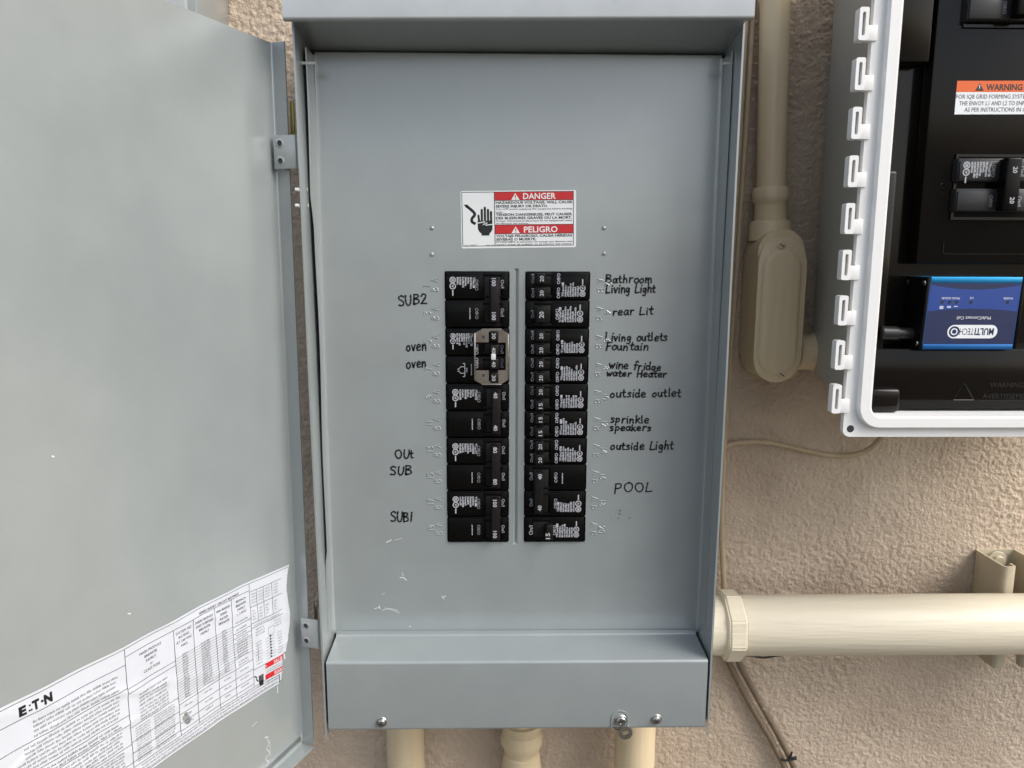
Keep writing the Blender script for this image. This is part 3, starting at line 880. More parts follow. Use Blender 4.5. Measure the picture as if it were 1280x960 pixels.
for i in range(nu):
    for j in range(nv_):
        uu = 8 + (345 - 8) * (i + .5) / nu; v = (j + .5) / nv_
        if uu < edge_u(v) - .5: continue
        if uu < 30 and v > .93 + .05 * math.sin(uu): continue
        # a torn hole
        if abs(uu - 137) / 5 + abs(v - .80 + (uu - 137) * .006) / .055 < 1: continue
        f = bm.faces.new((gv[i][j], gv[i + 1][j], gv[i + 1][j + 1], gv[i][j + 1]))
for v in [v for v in bm.verts if not v.link_faces]: bm.verts.remove(v)
PU = {154: 187.0, 196: 143.5, 217: 124.5, 244: 101.5, 268: 82.5, 297: 61.0, 309: 52.5, 322: 43.5, 337: 32.5, 356: 20.0}
def lput2(lift):
    return lambda a, b: lab(-a, -b / 104.0, lift)      # a = -u so that text runs left to right, b = -mm below the top
L1, L2 = lput2(.14), lput2(.2)
def hl(u0, u1, v, w=.4, m=1):
    n = max(2, int(abs(u1 - u0) / 3)); ribbon(bm, [(-(u0 + (u1 - u0) * k / n), -v * 104) for k in range(n + 1)], w, L1, m, cap=False)
def vl(u, v0, v1, w=.42, m=1):
    n = max(2, int(abs(v1 - v0) * 36)); ribbon(bm, [(-u, -(v0 + (v1 - v0) * k / n) * 104) for k in range(n + 1)], w, L1, m, cap=False)
def fake(u0, u1, v, h, m=2, fill=.95, gap=1.3):
    """a line of print too small to read: word-like clusters of tiny strokes"""
    u = u0; h *= .82
    while u > u1 + h:
        e = max(u1, u - random.randint(3, 9) * h * .55)
        x = u
        while x > e + h * .2:
            hh = h * random.choice((.72, .72, 1.0))
            quad(bm, L2, -x, -(x - h * .19), -v * 104, -v * 104 + hh, m)
            if random.random() < .7: quad(bm, L2, -x, -(x - h * .38), -v * 104 + hh * .84, -v * 104 + hh, m)
            if random.random() < .6: quad(bm, L2, -x, -(x - h * .38), -v * 104, -v * 104 + hh * .16, m)
            x -= h * .55
        u = e - h * gap * .4
hl(344, 9, .018); hl(344, 24, .982); hl(344, 187, .13); hl(187, 61, .075)
vl(187, .018, .982); vl(143.5, .075, .9); vl(124.5, .075, .9); vl(101.5, .075, .9); vl(82.5, .075, .9); vl(61, .018, .9)
for u in (52.5, 43.5, 32.5): vl(u, .09, .36)
hl(187, 24, .90)
for ch, a_ in (('E', 263), ('T', 254.6), ('N', 247)):
    text(bm, ch, L2, -a_, -.108 * 104, height=5.6, width=4.6 if ch != 'N' else 5.6, mat=1, bold=.06)
for a_, b_, w_ in ((257.2, .4, 1.1), (255.9, .4, 1.1), (256.6, 3.6, 1.1), (248.9, 2.2, 1.5)):
    quad(bm, L2, -a_, -a_ + w_, -.108 * 104 + b_, -.108 * 104 + b_ + w_, 1)
text(bm, 'SERIES SHORT CIRCUIT RATINGS', L2, -118, -.066 * 104, height=1.9, width=44, mat=1, bold=.01)
for u0, u1, rows in ((187, 143.5, ('MAIN MODULE', 'BREAKER', 'FAMILY', 'or', 'CLASS FUSE')), (143.5, 124.5, ('SYSTEM AIC', 'RATING', 'AT 240 VAC', 'MAX.')), (124.5, 101.5, ('MAIN MODULE', 'AND SUBMAIN', 'BREAKER', 'FAMILY')), (101.5, 82.5, ('MAIN BREAKER', 'SERIES', 'RATED', 'BREAKER')), (82.5, 61, ('BRANCH', 'BREAKER', 'FAMILY', '1, 2 POLE'))):
    for k, s in enumerate(rows):
        text(bm, s, L2, -(u0 + u1) / 2, -(.125 + .035 * k) * 104, height=2.0, mat=1, align='C', wmax=(u0 - u1) * .8)
for k in range(17):
    v = .30 + .021 * k; hl(143.5, 82.5, v, .26)
    fake(137, 131, v - .003, 1.3); fake(118, 108, v - .003, 1.3); fake(95, 89, v - .003, 1.3)
hl(187, 143.5, .31); hl(187, 143.5, .345); hl(187, 143.5, .60)
for k, v in enumerate((.40, .43, .455, .485, .515, .54, .565, .59)): fake(178, 152, v, 1.7)
for k in range(14): 
    fake(183, 170, .63 + k * .019, 1.2); fake(167, 148, .63 + k * .019, 1.2)
for v in (.71, .79, .86): hl(187, 143.5, v)
for v in (.66, .74, .81, .87): hl(143.5, 61, v); 
for v in (.70, .775, .84):
    fake(138, 130, v, 1.6); fake(117, 109, v, 1.6); fake(96, 88, v, 1.6); fake(77, 66, v, 1.6)
for v in (.31, .37, .41, .45): hl(82.5, 61, v)
for v in (.29, .35, .395, .435): fake(79, 65, v, 1.5)
for k in range(6): hl(82.5, 61, .47 + .022 * k, .26); fake(79, 66, .468 + .022 * k, 1.3)
for v in (.62, .645): fake(78, 66, v, 1.5)
# left text block
for v in (.30, .50, .57, .72, .86): hl(344, 187, v)
for k, v in enumerate((.19, .22, .25, .285)): fake(255, 194, v, 1.9, 1 if k == 0 else 2)
for k in range(6): fake(340 if k > 2 else 262, 194, .335 + k * .029, 1.8)
for k in range(2): fake(340, 194, .535 + k * .026, 1.9, 1)
for k in range(5): fake(330, 194, .60 + k * .026, 1.8)
for k in range(5): fake(330, 194, .75 + k * .025, 1.7)
for k in range(4): fake(330, 194, .89 + k * .025, 1.7)
for v in (.16, .22, .25): fake(320, 280, v + .05, 2.0)
for k in range(3): fake(180, 30, .925 + k * .025, 1.5)
# right-hand tables, feeder sketch, small danger sign
hl(61, 20, .09); hl(61, 20, .22); hl(61, 20, .36); hl(61, 20, .40)
for u in (59, 50.5, 41.5, 30.5):
    for k in range(4): fake(u, u - 6.5, .12 + .024 * k, 1.2)
    for k in range(4): fake(u, u - 4, .26 + .024 * k, 1.2)
fake(58, 24, .388, 1.2)
ribbon(bm, [(-40, -48), (-32, -48), (-32, -55), (-40, -55), (-40, -48)], .3, L1, 1, cap=False)
for k in range(8):
    v = .545 + .026 * k; hl(44, 32, v, .25); quad(bm, L2, -38.8, -36.6, -v * 104, -v * 104 + 1.5, 1)
    fake(57, 49, v, 1.1); fake(28, 22, v, 1.1)
for k in range(3): fake(56, 44, .43 + k * .025, 1.3); fake(31, 22, .43 + k * .025, 1.3)
vl(54, .55, .70, .3)
hl(61, 45, .755)
def rband(u0, u1, v0, v1, m):
    n = 8
    for k in range(n):
        a, b = u0 + (u1 - u0) * k / n, u0 + (u1 - u0) * (k + 1) / n
        quad(bm, L1, -a, -b, -v1 * 104, -v0 * 104, m)
rband(46.5, 18.5, .755, .80, 3); rband(46.5, 20, .855, .90, 3)
text(bm, 'DANGER', L2, -35, -.793 * 104, height=2.7, width=12, mat=0, bold=.03); text(bm, 'PELIGRO', L2, -35, -.893 * 104, height=2.7, width=12, mat=0, bold=.03)
for k in range(2): fake(45, 22, .823 + .02 * k, 1.2); fake(45, 28, .925 + .02 * k, 1.2)
ribbon(bm, [(-60, -.815 * 104), (-57.5, -.83 * 104), (-57.8, -.85 * 104), (-56, -.87 * 104)], 1.1, L2, 1)
poly2(bm, L2, [(-55, -.88 * 104), (-49, -.88 * 104), (-49.5, -.925 * 104), (-54, -.925 * 104)], 1)
for k in range(4): ribbon(bm, [(-54.3 + k * 1.55, -.835 * 104), (-54.3 + k * 1.55, -.885 * 104)], 1.2, L2, 1)
fin(bm, 'rating_label', [PAPER, INK, INKG, RED], door, 60, label='wrinkled white printed rating table stuck low on the door')

# hinges
for (xa, ya, xb, yb) in ((338, 168, 371, 211), (373.5, 775, 399, 811)):
    bm = bmesh.new()
    a = P(xa, ya, -43); b = P(xb, yb, -43)
    box(bm, a.x, b.x, -44, -42.4, b.z, a.z, .8)
    for fz in (.24, .76):
        c = Vector((a.x + (b.x - a.x) * .30, -44, a.z + (b.z - a.z) * fz))
        lathe(bm, (c.x, -43.6, c.z), (0, -1, 0), [(0, 4.2), (.7, 3.4), (.9, 2.4), (.2, 2.2)], 16, cap=False)
        lathe(bm, (c.x, -44.0, c.z), (0, -1, 0), [(0, 2.35), (.05, 2.3)], 14, mat=1)  # flat dark disc painted as shade inside the hole
    # knuckle running back to the side wall
    tube(bm, [(b.x + 1.2, -41, a.z - 1), (b.x + 1.2, -41, b.z + 1)], 2.0, 10)
    bmesh.ops.rotate(bm, verts=bm.verts, cent=(b.x, -43, b.z), matrix=Matrix.Rotation(R_(-16), 3, 'Z'))
    fin(bm, 'hinge', [GREY, BLACK_AND_HOLES], panel, 32)

# ------------------------------------------------------------------ breakers
def smallprint(bm, put, a0, a1, b0, b1, ul='start', dense=1.0, m=1):
    """ratings block printed on a breaker: lines of tiny print and two approval roundels; a along the text, b across the lines"""
    n = 7; pitch = (b1 - b0) / (n + 2.4)
    disc_b = b0 + pitch * .9
    r = pitch * 1.05
    for i, a in enumerate((a0 + r, a0 + r * 3.2)):
        ring = [(a + r * math.cos(2 * math.pi * k / 14), disc_b + r * math.sin(2 * math.pi * k / 14)) for k in range(15)]
        if i == 0:
            ribbon(bm, ring, pitch * .34, put, m, cap=False)
            for w_ in (-.4, 0, .4): ribbon(bm, [(a + r * w_, disc_b - r * .55), (a + r * w_, disc_b + r * .55)], pitch * .3, put, m, cap=False)
        else:
            ribbon(bm, ring, pitch * .38, put, m, cap=False); ribbon(bm, [(a - r * .4, disc_b + r * .3), (a, disc_b - r * .3), (a + r * .4, disc_b + r * .4)], pitch * .4, put, m, cap=False)
    for i in range(n):
        b = b0 + pitch * (2.4 + i)
        a = a0
        end = a0 + (a1 - a0) * random.uniform(.62, 1.0) * (1 if i < n - 1 else .9)
        while a < end:
            w = random.uniform(.35, .9)
            hh = pitch * random.choice((.55, .7, .8))
            quad(bm, put, a, a + w, b, b + hh, m)
            a += w + random.uniform(.18, .45)
    quad(bm, put, a0, a0 + (a1 - a0) * .28, b1 - pitch * 1.0, b1 - pitch * .1, m)
    quad(bm, put, a0 + (a1 - a0) * .68, a0 + (a1 - a0) * .95, b1 - pitch * 1.0, b1 - pitch * .1, m)
    ribbon(bm, [(a0 + r * 4.6, disc_b), (a0 + r * 6.6, disc_b)], pitch * .45, put, m, cap=False)

FACE = -2.6
def pole_body(bm, x0, x1, z0, z1, side, handle=True, frame=True, y=FACE, slot=(34, 50), mat=0):
    """one moulded pole; side 'L' reads with the handle on the right, 'R' mirrored"""
    g = .45
    box(bm, x0 + .9, x1 - .9, y + 1.6, 26, z0 + g, z1 - g, .7, 2, mat)
    # raised rating field and on-legend field
    W_ = x1 - x0
    def X(a): return x0 + a if side == 'L' else x1 - a
    def bx(a0, a1, yy0, yy1, c0, c1, bev=.5):
        p, q = sorted((X(a0), X(a1))); box(bm, p, q, yy0, yy1, c0, c1, bev, 2, mat)
    bx(2.6, slot[0], y, y + 3, z0 + 1.5, z1 - 1.5)
    bx(slot[1] + .6, W_ - 2.6, y, y + 3, z0 + 1.5, z1 - 1.5)
    # cheeks above and below the handle slot
    bx(slot[0], slot[1] + .6, y + .3, y + 3, z1 - 4.2, z1 - 1.6, .3); bx(slot[0], slot[1] + .6, y + .3, y + 3, z0 + 1.6, z0 + 4.2, .3)
    if frame:
        lw = .35
        for zz in (z1 - 3.0, z0 + 2.8):
            p, q = sorted((X(4.5), X(slot[0] - 2))); box(bm, p, q, y - .22, y + .3, zz, zz + lw, 0, 1, mat)

def rput(side, y, xc, zc):
    """text frame: left-hand column reads downwards, right-hand column upwards"""
    return plane_put(y, xc, zc, -90 if side == 'L' else 90)

def legend(bm, s, side, x, z, y, h, m=1, bold=.02, w=None):
    put = rput(side, y, x, z)
    text(bm, s, put, 0, -h / 2, height=h, width=w, mat=m, bold=bold, align='C')

def breaker(label, col, first, poles, kind, amps, handle_off=False, shift=0.0, tone=PLAST):
    """kind: 'two' two-pole with a tied handle, 'one' single, 'tandem' two half-width handles, 'quad' clipped four-handle"""
    side = 'LR'[col]
    x0, x1 = CX[col]; x0 += .3; x1 -= .3
    zt = OT - POLE * first; zb = OT - POLE * (first + poles)
    t = thing('circuit_breaker', label, 'circuit breaker', ((x0 + x1) / 2, 10, zb), 'circuit breakers in the grey panel')
    def X(a): return x0 + shift + a if side == 'L' else x1 - shift - a
    bm = bmesh.new()
    for k in range(poles):
        z1 = zt - POLE * k; pole_body(bm, x0, x1, z1 - POLE, z1, side)
        if kind in ('tandem', 'quad'):
            zc = z1 - POLE / 2
            p, q = sorted((X(3), X(56))); box(bm, p, q, FACE - .25, FACE + .3, zc - .15, zc + .15, 0)
        if kind == 'tandem' or (kind == 'quad'):
            p, q = sorted((X(5), X(30)))
            box(bm, p, q, FACE - .22, FACE + .2, z1 - 4.6, z1 - 4.3, 0); box(bm, X(5) - .15, X(5) + .15, FACE - .22, FACE + .2, z1 - 10, z1 - 4.6, 0)
    body = fin(bm, 'body', [tone], t, 30)
    # handles
    HY = FACE - 7.5
    def handle(zc, h, off=False, tie=False):
        bm = bmesh.new()
        a0, a1 = (40.2, 47.6) if not off else (31.5, 38)
        p, q = sorted((X(a0), X(a1)))
        tilt = Matrix.Rotation(R_(6 if (side == 'L') != off else -6), 3, 'Z')
        box(bm, p, q, HY, 4, zc - h / 2, zc + h / 2, .9, 3, rot=tilt)
        # cam skirt in the slot
        p, q = sorted((X(35.5), X(49.8)))
        box(bm, p, q, FACE + .6, 6, zc - h / 2 - .6, zc + h / 2 + .6, .5, 2)
        return bm
    prints = bmesh.new()
    yp = FACE - .12
    yh = HY - .45
    xh = X(43.9)
    if kind == 'two':
        zc = (zt + zb) / 2; h = POLE * 1.56
        bm = handle(zc, h)
        p, q = sorted((X(40.0), X(48.0)))
        box(bm, p, q, HY - .28, HY + 1, zc + h / 2 - 1.2, zc + h / 2 - .2, .2, 1)
        o = fin(bm, 'handle', PLAST2, t, 30)
        for k in range(2):
            z = zt - POLE * (k + .5) + (3.3 if k == 0 else -1.4)
            legend(prints, str(amps[k]), side, xh, z, yh, 3.5, bold=.02, w=5.4 if amps[k] < 100 else 7.0)
            zl = zt - POLE * (k + .5)
            legend(prints, 'On/I', side, X(51.6), zl + 1.5, yp, 2.9, m=1, bold=.0)
            legend(prints, 'Off/O', side, X(28.6), zl + .5, yp, 2.9, m=2 if side == 'L' else 1, bold=.0)
        kfull = 0 if side == 'L' else 1
        zf = zt - POLE * (kfull + .5)
        if side == 'L': smallprint(prints, rput(side, yp, X(2.4) + 0, zf), -7.5, 2.5, 2.6, 25, m=1)
        else: smallprint(prints, rput(side, yp, X(2.4), zf), -7.5, 2.5, 2.6, 25, m=1)
        zo = zt - POLE * (1.5 - kfull)
        put = rput(side, yp, X(22.5), zo)
        for k in range(8): quad(prints, put, -5.5 + k * 1.3, -4.5 + k * 1.3, -.5, .5 * random.uniform(.4, 1), 1)
    elif kind == 'one':
        zc = (zt + zb) / 2
        fin(handle(zc, 14.5, handle_off), 'handle', PLAST2, t, 30)
        legend(prints, str(amps[0]), side, X(36.0) if handle_off else xh, zc - (3 if handle_off else 0), yh, 3.9, bold=.02, w=5.8)
        legend(prints, 'On/I', side, X(51.6), zc, yp, 3.6 if handle_off else 2.8, m=1 if handle_off else 2, bold=0)
        legend(prints, 'Off/O', side, X(29.2), zc, yp, 2.9, m=1, bold=.01)
        smallprint(prints, rput(side, yp, X(2.4), zc), -7, 7, 4.2, 25.5)
    else:
        n = poles * 2
        for k in range(n):
            zc = zt - (zt - zb) * (k + .5) / n
            h = 9.4
            bm = handle(zc, h)
            fin(bm, 'handle', PLAST2, t, 30)
            legend(prints, str(amps[k]), side, xh, zc, yh, 3.3, bold=.012, w=5.2)
            if kind == 'tandem' or k in (1, 2):
                legend(prints, 'On/I', side, X(51.4), zc, yp, 2.6, m=1 if (first * 3 + k) % 4 else 2, bold=0, w=8.0)
                legend(prints, 'Off/O', side, X(28.4), zc, yp - .15, 2.8, m=1, bold=.01, w=9.6)
        if kind == 'tandem':
            smallprint(prints, rput(side, yp, X(3.2), zt - POLE * .5), -9.5, random.uniform(2, 6), 1.6, 22.5)
        else:
            smallprint(prints, rput(side, yp, X(2.8), zt - POLE * .5), -8, 4, 2.2, 22)
            zz = zt - POLE * 1.5       # the little diagram of the second half
            put = rput(side, yp, X(16), zz)
            for seg in ([(-6, 1.5), (6, 1.5)], [(-6, 1.5), (-6, -.5)], [(6, 1.5), (6, -.5)], [(-3, 1.5), (-3, -2), (-1.5, -3.6), (1.5, -3.6), (3, -2), (3, 1.5)]):
                ribbon(prints, seg, .65, put, 1, cap=False)
            quad(prints, put, -1.6, 1.6, -5, -3.4, 2); quad(prints, put, -2, 2, 2.6, 3.8, 2)
            for k in range(7): quad(prints, put, -5.5 + k * 1.5, -4.4 + k * 1.5, 7.0, 7.9, 1)
    fin(prints, 'printing', [PLAST, PRINT, PRINTD], t, 0)
    if kind == 'quad':
        # sheet steel clip round the handles
        bm = bmesh.new()
        def Z(py): return P(610, py, -6).z
        def XX(px): return P(px, 445, -6).x
        y0, y1 = -8.6, -7.4
        prism(bm, [(XX(593.6), Z(416)), (XX(602), Z(411.5)), (XX(611), Z(411.5)), (XX(611), Z(427.5)), (XX(593.6), Z(427.5))], y0, y1)
        prism(bm, [(XX(611), Z(411.5)), (XX(627), Z(411.5)), (XX(635.3), Z(416.5)), (XX(635.3), Z(427.8)), (XX(622.5), Z(427.8)), (XX(622.5), Z(414.4)), (XX(611), Z(414.4))], y0, y1)
        prism(bm, [(XX(593.6), Z(475)), (XX(593.6), Z(462.5)), (XX(611), Z(462.5)), (XX(611), Z(479.5)), (XX(602), Z(479.5))], y0, y1)
        prism(bm, [(XX(611), Z(479.5)), (XX(611), Z(476)), (XX(622.5), Z(476)), (XX(622.5), Z(462.2)), (XX(635.3), Z(462.2)), (XX(635.3), Z(474)), (XX(627), Z(479.5))], y0, y1)
        box(bm, XX(592.6), XX(594.6), y0 - .8, y0 + 4, Z(475), Z(416), .4); box(bm, XX(632.2), XX(635.3), y0, y1, Z(462.2), Z(427.8))
        box(bm, XX(634.4), XX(636), y0 - .8, y0 + 4, Z(474), Z(417), .4)
        box(bm, XX(602), XX(627), y0, y0 + 5, Z(480.8), Z(479.5), .3); box(bm, XX(602), XX(627), y0, y0 + 5, Z(411.5), Z(410.6), .3)
        for py in (421, 469):
            lathe(bm, (XX(604.3), y0 - .05, Z(py)), (0, -1, 0), [(0, 1.5), (.04, 1.45)], 14, mat=1)
        fin(bm, 'retaining_clip', [CLIP, BLACK_AND_HOLES], t, 30)
        bm = bmesh.new()
        box(bm, XX(614), XX(619.6), HY - .9, HY + 1.5, Z(449), Z(441.3), .5)
        fin(bm, 'tie_bar', SCRATCH, t, 30)
    return t

breaker('two-pole black breaker marked 100 beside the handwriting SUB2, top of the left column', 0, 0, 2, 'two', (100, 100))
breaker('four-handle black breaker with a bare steel clip beside the handwriting oven', 0, 2, 2, 'quad', (30, 40, 40, 30))
breaker('two-pole black breaker marked 40 just below the one with the steel clip', 0, 4, 2, 'two', (40, 40), shift=1.6)
breaker('two-pole black breaker marked 80 beside the handwriting out SUB', 0, 6, 2, 'two', (80, 80), shift=1.2)
breaker('two-pole black breaker marked 100 beside the handwriting SUB1, foot of the left column', 0, 8, 2, 'two', (100, 100), shift=1.0)
breaker('twin-handle black breaker beside the handwriting Bathroom, top of the right column', 1, 0, 1, 'tandem', (20, 20))
breaker('single black breaker marked 20 beside the handwriting rear Lit', 1, 1, 1, 'one', (20,))
breaker('twin-handle black breaker beside the handwriting Living outlets and Fountain', 1, 2, 1, 'tandem', (20, 20))
breaker('twin-handle black breaker beside the handwriting wine fridge and water Heater', 1, 3, 1, 'tandem', (20, 20))
breaker('twin-handle black breaker marked 20 and 15 beside the handwriting outside outlet', 1, 4, 1, 'tandem', (20, 15))
breaker('twin-handle black breaker marked 15 and 15 beside the handwriting sprinkle and speakers', 1, 5, 1, 'tandem', (15, 15))
breaker('twin-handle black breaker beside the handwriting outside Light', 1, 6, 1, 'tandem', (20, 20))
breaker('two-pole black breaker marked 40 beside the handwriting POOL', 1, 7, 2, 'two', (40, 40))
breaker('single black breaker marked 15 switched off at the foot of the right column', 1, 9, 1, 'one', (15,), handle_off=True)

# ------------------------------------------------------------------ pipes, fittings and cables
def S(px, y, py): return P(px, py, y)
# big horizontal conduit
pc = P(1050, 780.5, 36); PZ = pc.z; PY = 36.0; PR = 30.2
t = thing('conduit', 'thick cream painted horizontal conduit leaving the right side of the grey panel', 'conduit', (197, PY, PZ - PR))
bm = bmesh.new(); lathe(bm, (196, PY, PZ), (1, 0, 0), [(0, 27)] + [(10 + 3.0 * k, 28.6 + (.5 if k % 2 else 0)) for k in range(3)] + [(24, 29.6), (34, PR - .6), (36, PR), (300, PR), (820, PR)], 56)
fin(bm, 'pipe', CREAM, t, 40)
bm = bmesh.new()
xa, xb = P(905.5, 780, 20).x, P(931, 780, 20).x
n = 8; rr = 36.0
prf = [(0, rr * .94), (1.6, rr), (xb - xa - 1.6, rr), (xb - xa, rr * .93)]
lathe(bm, (xa, PY, PZ), (1, 0, 0), prf, n)
bmesh.ops.rotate(bm, verts=bm.verts, cent=(xa, PY, PZ), matrix=Matrix.Rotation(R_(14), 3, 'X'))
bmesh.ops.bevel(bm, geom=list(bm.edges), offset=1.6, segments=2, affect='EDGES')
fin(bm, 'lock_ring', CREAM, t, 35)
bm = bmesh.new()
lathe(bm, (196, PY, PZ), (1, 0, 0), [(0, 35), (2.2, 35), (3, 34), (5.5, 33), (6, 31.5), (9, 31)], 40)
fin(bm, 'bushing', CREAM, t, 35)

# vertical strut behind the conduit at the far right
sx = P(1221, 690, WALL).x; szt = P(1221, 686.5, WALL).z; szb = P(1240, 832, 70).z
t = thing('strut_bracket', 'beige painted steel strut holding the thick conduit off the wall', 'bracket', (sx + 20, WALL, szb))
bm = bmesh.new()
yf = 66.5
outer = [(sx, yf + 1), (sx, WALL), (sx + 41, WALL), (sx + 41, yf + 1)]
prf = fillet([(sx + 9.5, yf + 8), (sx + 9.5, yf), (sx, yf), (sx, WALL - 1), (sx + 41, WALL - 1), (sx + 41, yf), (sx + 31.5, yf), (sx + 31.5, yf + 8)], 2.6, 4)
nn = len(prf)
inn = []
for i in range(nn):
    a = Vector(prf[max(i - 1, 0)]); b = Vector(prf[min(i + 1, nn - 1)]); d = (b - a).normalized()
    inn.append((prf[i][0] - d.y * 2.4, prf[i][1] + d.x * 2.4))
for (ln, lab_) in ((prf, 0),):
    up = [bm.verts.new((x, y, szt)) for x, y in prf]; dn = [bm.verts.new((x, y, szb)) for x, y in prf]
    ui = [bm.verts.new((x, y, szt)) for x, y in inn]; di = [bm.verts.new((x, y, szb)) for x, y in inn]
    for i in range(nn - 1):
        bm.faces.new((up[i], up[i + 1], dn[i + 1], dn[i])); bm.faces.new((ui[i + 1], ui[i], di[i], di[i + 1]))
        bm.faces.new((up[i + 1], up[i], ui[i], ui[i + 1])); bm.faces.new((dn[i], dn[i + 1], di[i + 1], di[i]))
    for i in (0, nn - 1): bm.faces.new((up[i], dn[i], di[i], ui[i]))
bmesh.ops.recalc_face_normals(bm, faces=bm.faces)
fin(bm, 'channel', STRUT, t, 30)
bm = bmesh.new()
lathe(bm, (sx + 21, WALL - 3.5, szt - 12), (0, -1, 0), [(0, 11), (1.2, 11), (1.6, 10.4), (1.7, 7), (5, 7), (6, 6), (6.2, .1)], 24)
fin(bm, 'bolt', STRUT, t, 30)
t2 = thing('pipe_clamp', 'beige strap clamp over the thick conduit beside the strut', 'clamp', (sx + 52, 30, PZ - 40))
bm = bmesh.new()
cx0, cx1 = sx + 24, sx + 52
pts = [(PY + math.sin(R_(a)) * (PR + 1), PZ + math.cos(R_(a)) * (PR + 1)) for a in range(40, -226, -8)]
prf = [(72, PZ + 44), (66, PZ + 40)] + pts + [(66, PZ - 40)]
for (q0, q1) in zip(prf, prf[1:]):
    pass
sheet_profile(bm, [(y, z) for y, z in prf], -2.0, cx0 + 8, cx1)
fin(bm, 'strap', STRUT, t2, 40)
bm = bmesh.new()
box(bm, cx0 + 8, cx1 + 8, 56, 64, PZ + 33, PZ + 46, 1.2)
tube(bm, [(cx1, 48, PZ + 40), (cx1, 62, PZ + 40)], 5, 6)
fin(bm, 'bolt', STRUT, t2, 30)

# vertical conduit with elbow body, top right
t = thing('conduit', 'beige painted vertical conduit with a capped elbow body between the two boxes', 'conduit', (P(977, 380, 90).x, 92, P(977, 480, 90).z))
CVY = 94.0
a = P(968.5, 20, CVY); b = P(963.5, 236, CVY)
a = b + (a - b) * 3.5; dirn = (b - a).normalized()
bm = bmesh.new(); tube(bm, [a, b, b + dirn * 30], 14.2, 32); fin(bm, 'pipe', CREAMV, t, 40)
bm = bmesh.new()
lathe(bm, b - dirn * 1, dirn, [(0, 14.6), (0, 17.2), (2, 18.0), (9, 18.2), (13, 18.0), (15, 16.4), (17, 15.8), (32, 16.0), (33, 19.5), (36, 20.5), (52, 21.4)], 36)
fin(bm, 'coupling', CREAMV, t, 40)
def stadium(cx, z0, z1, r, n=14, tilt=0):
    pts = [(cx + r * math.cos(R_(180 * k / n)), z1 - r + r * math.sin(R_(180 * k / n))) for k in range(n + 1)]
    return pts + [(cx + r * math.cos(R_(180 + 180 * k / n)), z0 + r + r * math.sin(R_(180 + 180 * k / n))) for k in range(n + 1)]
yc = 62.0
q0, q1, q2 = P(976, 296, yc), P(974, 478.5, yc), P(945, 390, yc); q3 = P(1005, 390, yc)
r_ = (q3.x - q2.x) / 2; cx_ = (q2.x + q3.x) / 2
bm = bmesh.new()
prism(bm, stadium(cx_ - .5, q1.z + .8, q0.z + 8, r_ - .8), yc + 4.2, WALL - 4, 0, 0)
bmesh.ops.bevel(bm, geom=[e for e in bm.edges if all(v.co.y > 100 for v in e.verts)], offset=6, segments=3, affect='EDGES')
fin(bm, 'elbow_body', CREAMV, t, 35)
bm = bmesh.new()
prism(bm, stadium(cx_, q1.z, q0.z, r_), yc, yc + 4.2, 0, 1.2, 2)
# domed field of the cover
prev = None
for (d_, yy) in ((4.2, yc - .1), (5.4, yc - 1.6), (7.6, yc - 2.6), (11, yc - 3.0)):
    ring = [bm.verts.new((x, yy, z)) for x, z in stadium(cx_ - .6, q1.z + 4 + d_ * .9, q0.z - 10 - d_ * .6, r_ - d_)]
    if prev:
        for i in range(len(ring)): bm.faces.new((prev[i], prev[(i + 1) % len(ring)], ring[(i + 1) % len(ring)], ring[i]))
    prev = ring
bm.faces.new(prev)
bmesh.ops.recalc_face_normals(bm, faces=bm.faces)
cov = fin(bm, 'cover', CREAMV, t, 40)
for py in (306.5, 468): screw(976.5, py, yc + .5, 3.6, cov, ang=35, ring=True, mat=CREAMV)
bm = bmesh.new()
c0 = P(1002, 440, 88); ex = P(1040, 440, 88).x
lathe(bm, (c0.x - 6, 88, c0.z), (1, 0, 0), [(0, 18), (16, 18.5), (17, 20), (21, 20.4), (21.5, 19.4), (23, 19.4), (23.5, 20.8), (29, 20.8), (29.6, 19.6), (31, 19.6), (31.5, 21), (42, 21), (46, 20)], 36)
fin(bm, 'side_connector', CREAMV, t, 40)

# stubs under the panel
def down(name, label, pts, prof, group=None):
    t = thing(name, label, 'conduit', (pts[0], pts[1], GROUND + 2), 'conduits under the grey panel'); return t
for px, yy, r, lbl, kind in ((507, 88, 20.8, 'plain beige conduit entering the panel foot at the left', 0), (652, 84, 16.5, 'beige conduit with a stepped coupling entering the middle of the panel foot', 1), (793, 74, 22.3, 'wide beige conduit below the sealing tab entering the panel foot', 2)):
    c = P(px, 938, yy)
    t = down('conduit', lbl, (c.x, yy), None)
    bm = bmesh.new()
    tube(bm, [(c.x, yy, -433), (c.x, yy, -560), (c.x, yy, -900), (c.x, yy, GROUND + 2)], r, 36)
    fin(bm, 'pipe', CREAMV, t, 40)
    if kind == 1:
        bm = bmesh.new()
        z0 = P(652, 913, yy).z
        lathe(bm, (c.x, yy, z0 + 12), (0, 0, -1), [(0, 22), (10, 22.2), (11, 21.4), (13, 21.6), (19, 23.5), (25, 23.3), (31, 20.5), (37, 18.6), (38, 18.6), (39, 20), (52, 21.5), (62, 22.6), (64, 22), (66, 17)], 40)
        fin(bm, 'coupling', CREAMV, t, 40)
    if kind == 2:
        bm = bmesh.new()
        lathe(bm, (c.x, yy, -432), (0, 0, -1), [(0, 25), (14, 25), (22, 24.4), (24, 22.5)], 40)
        fin(bm, 'coupling', CREAMV, t, 40)

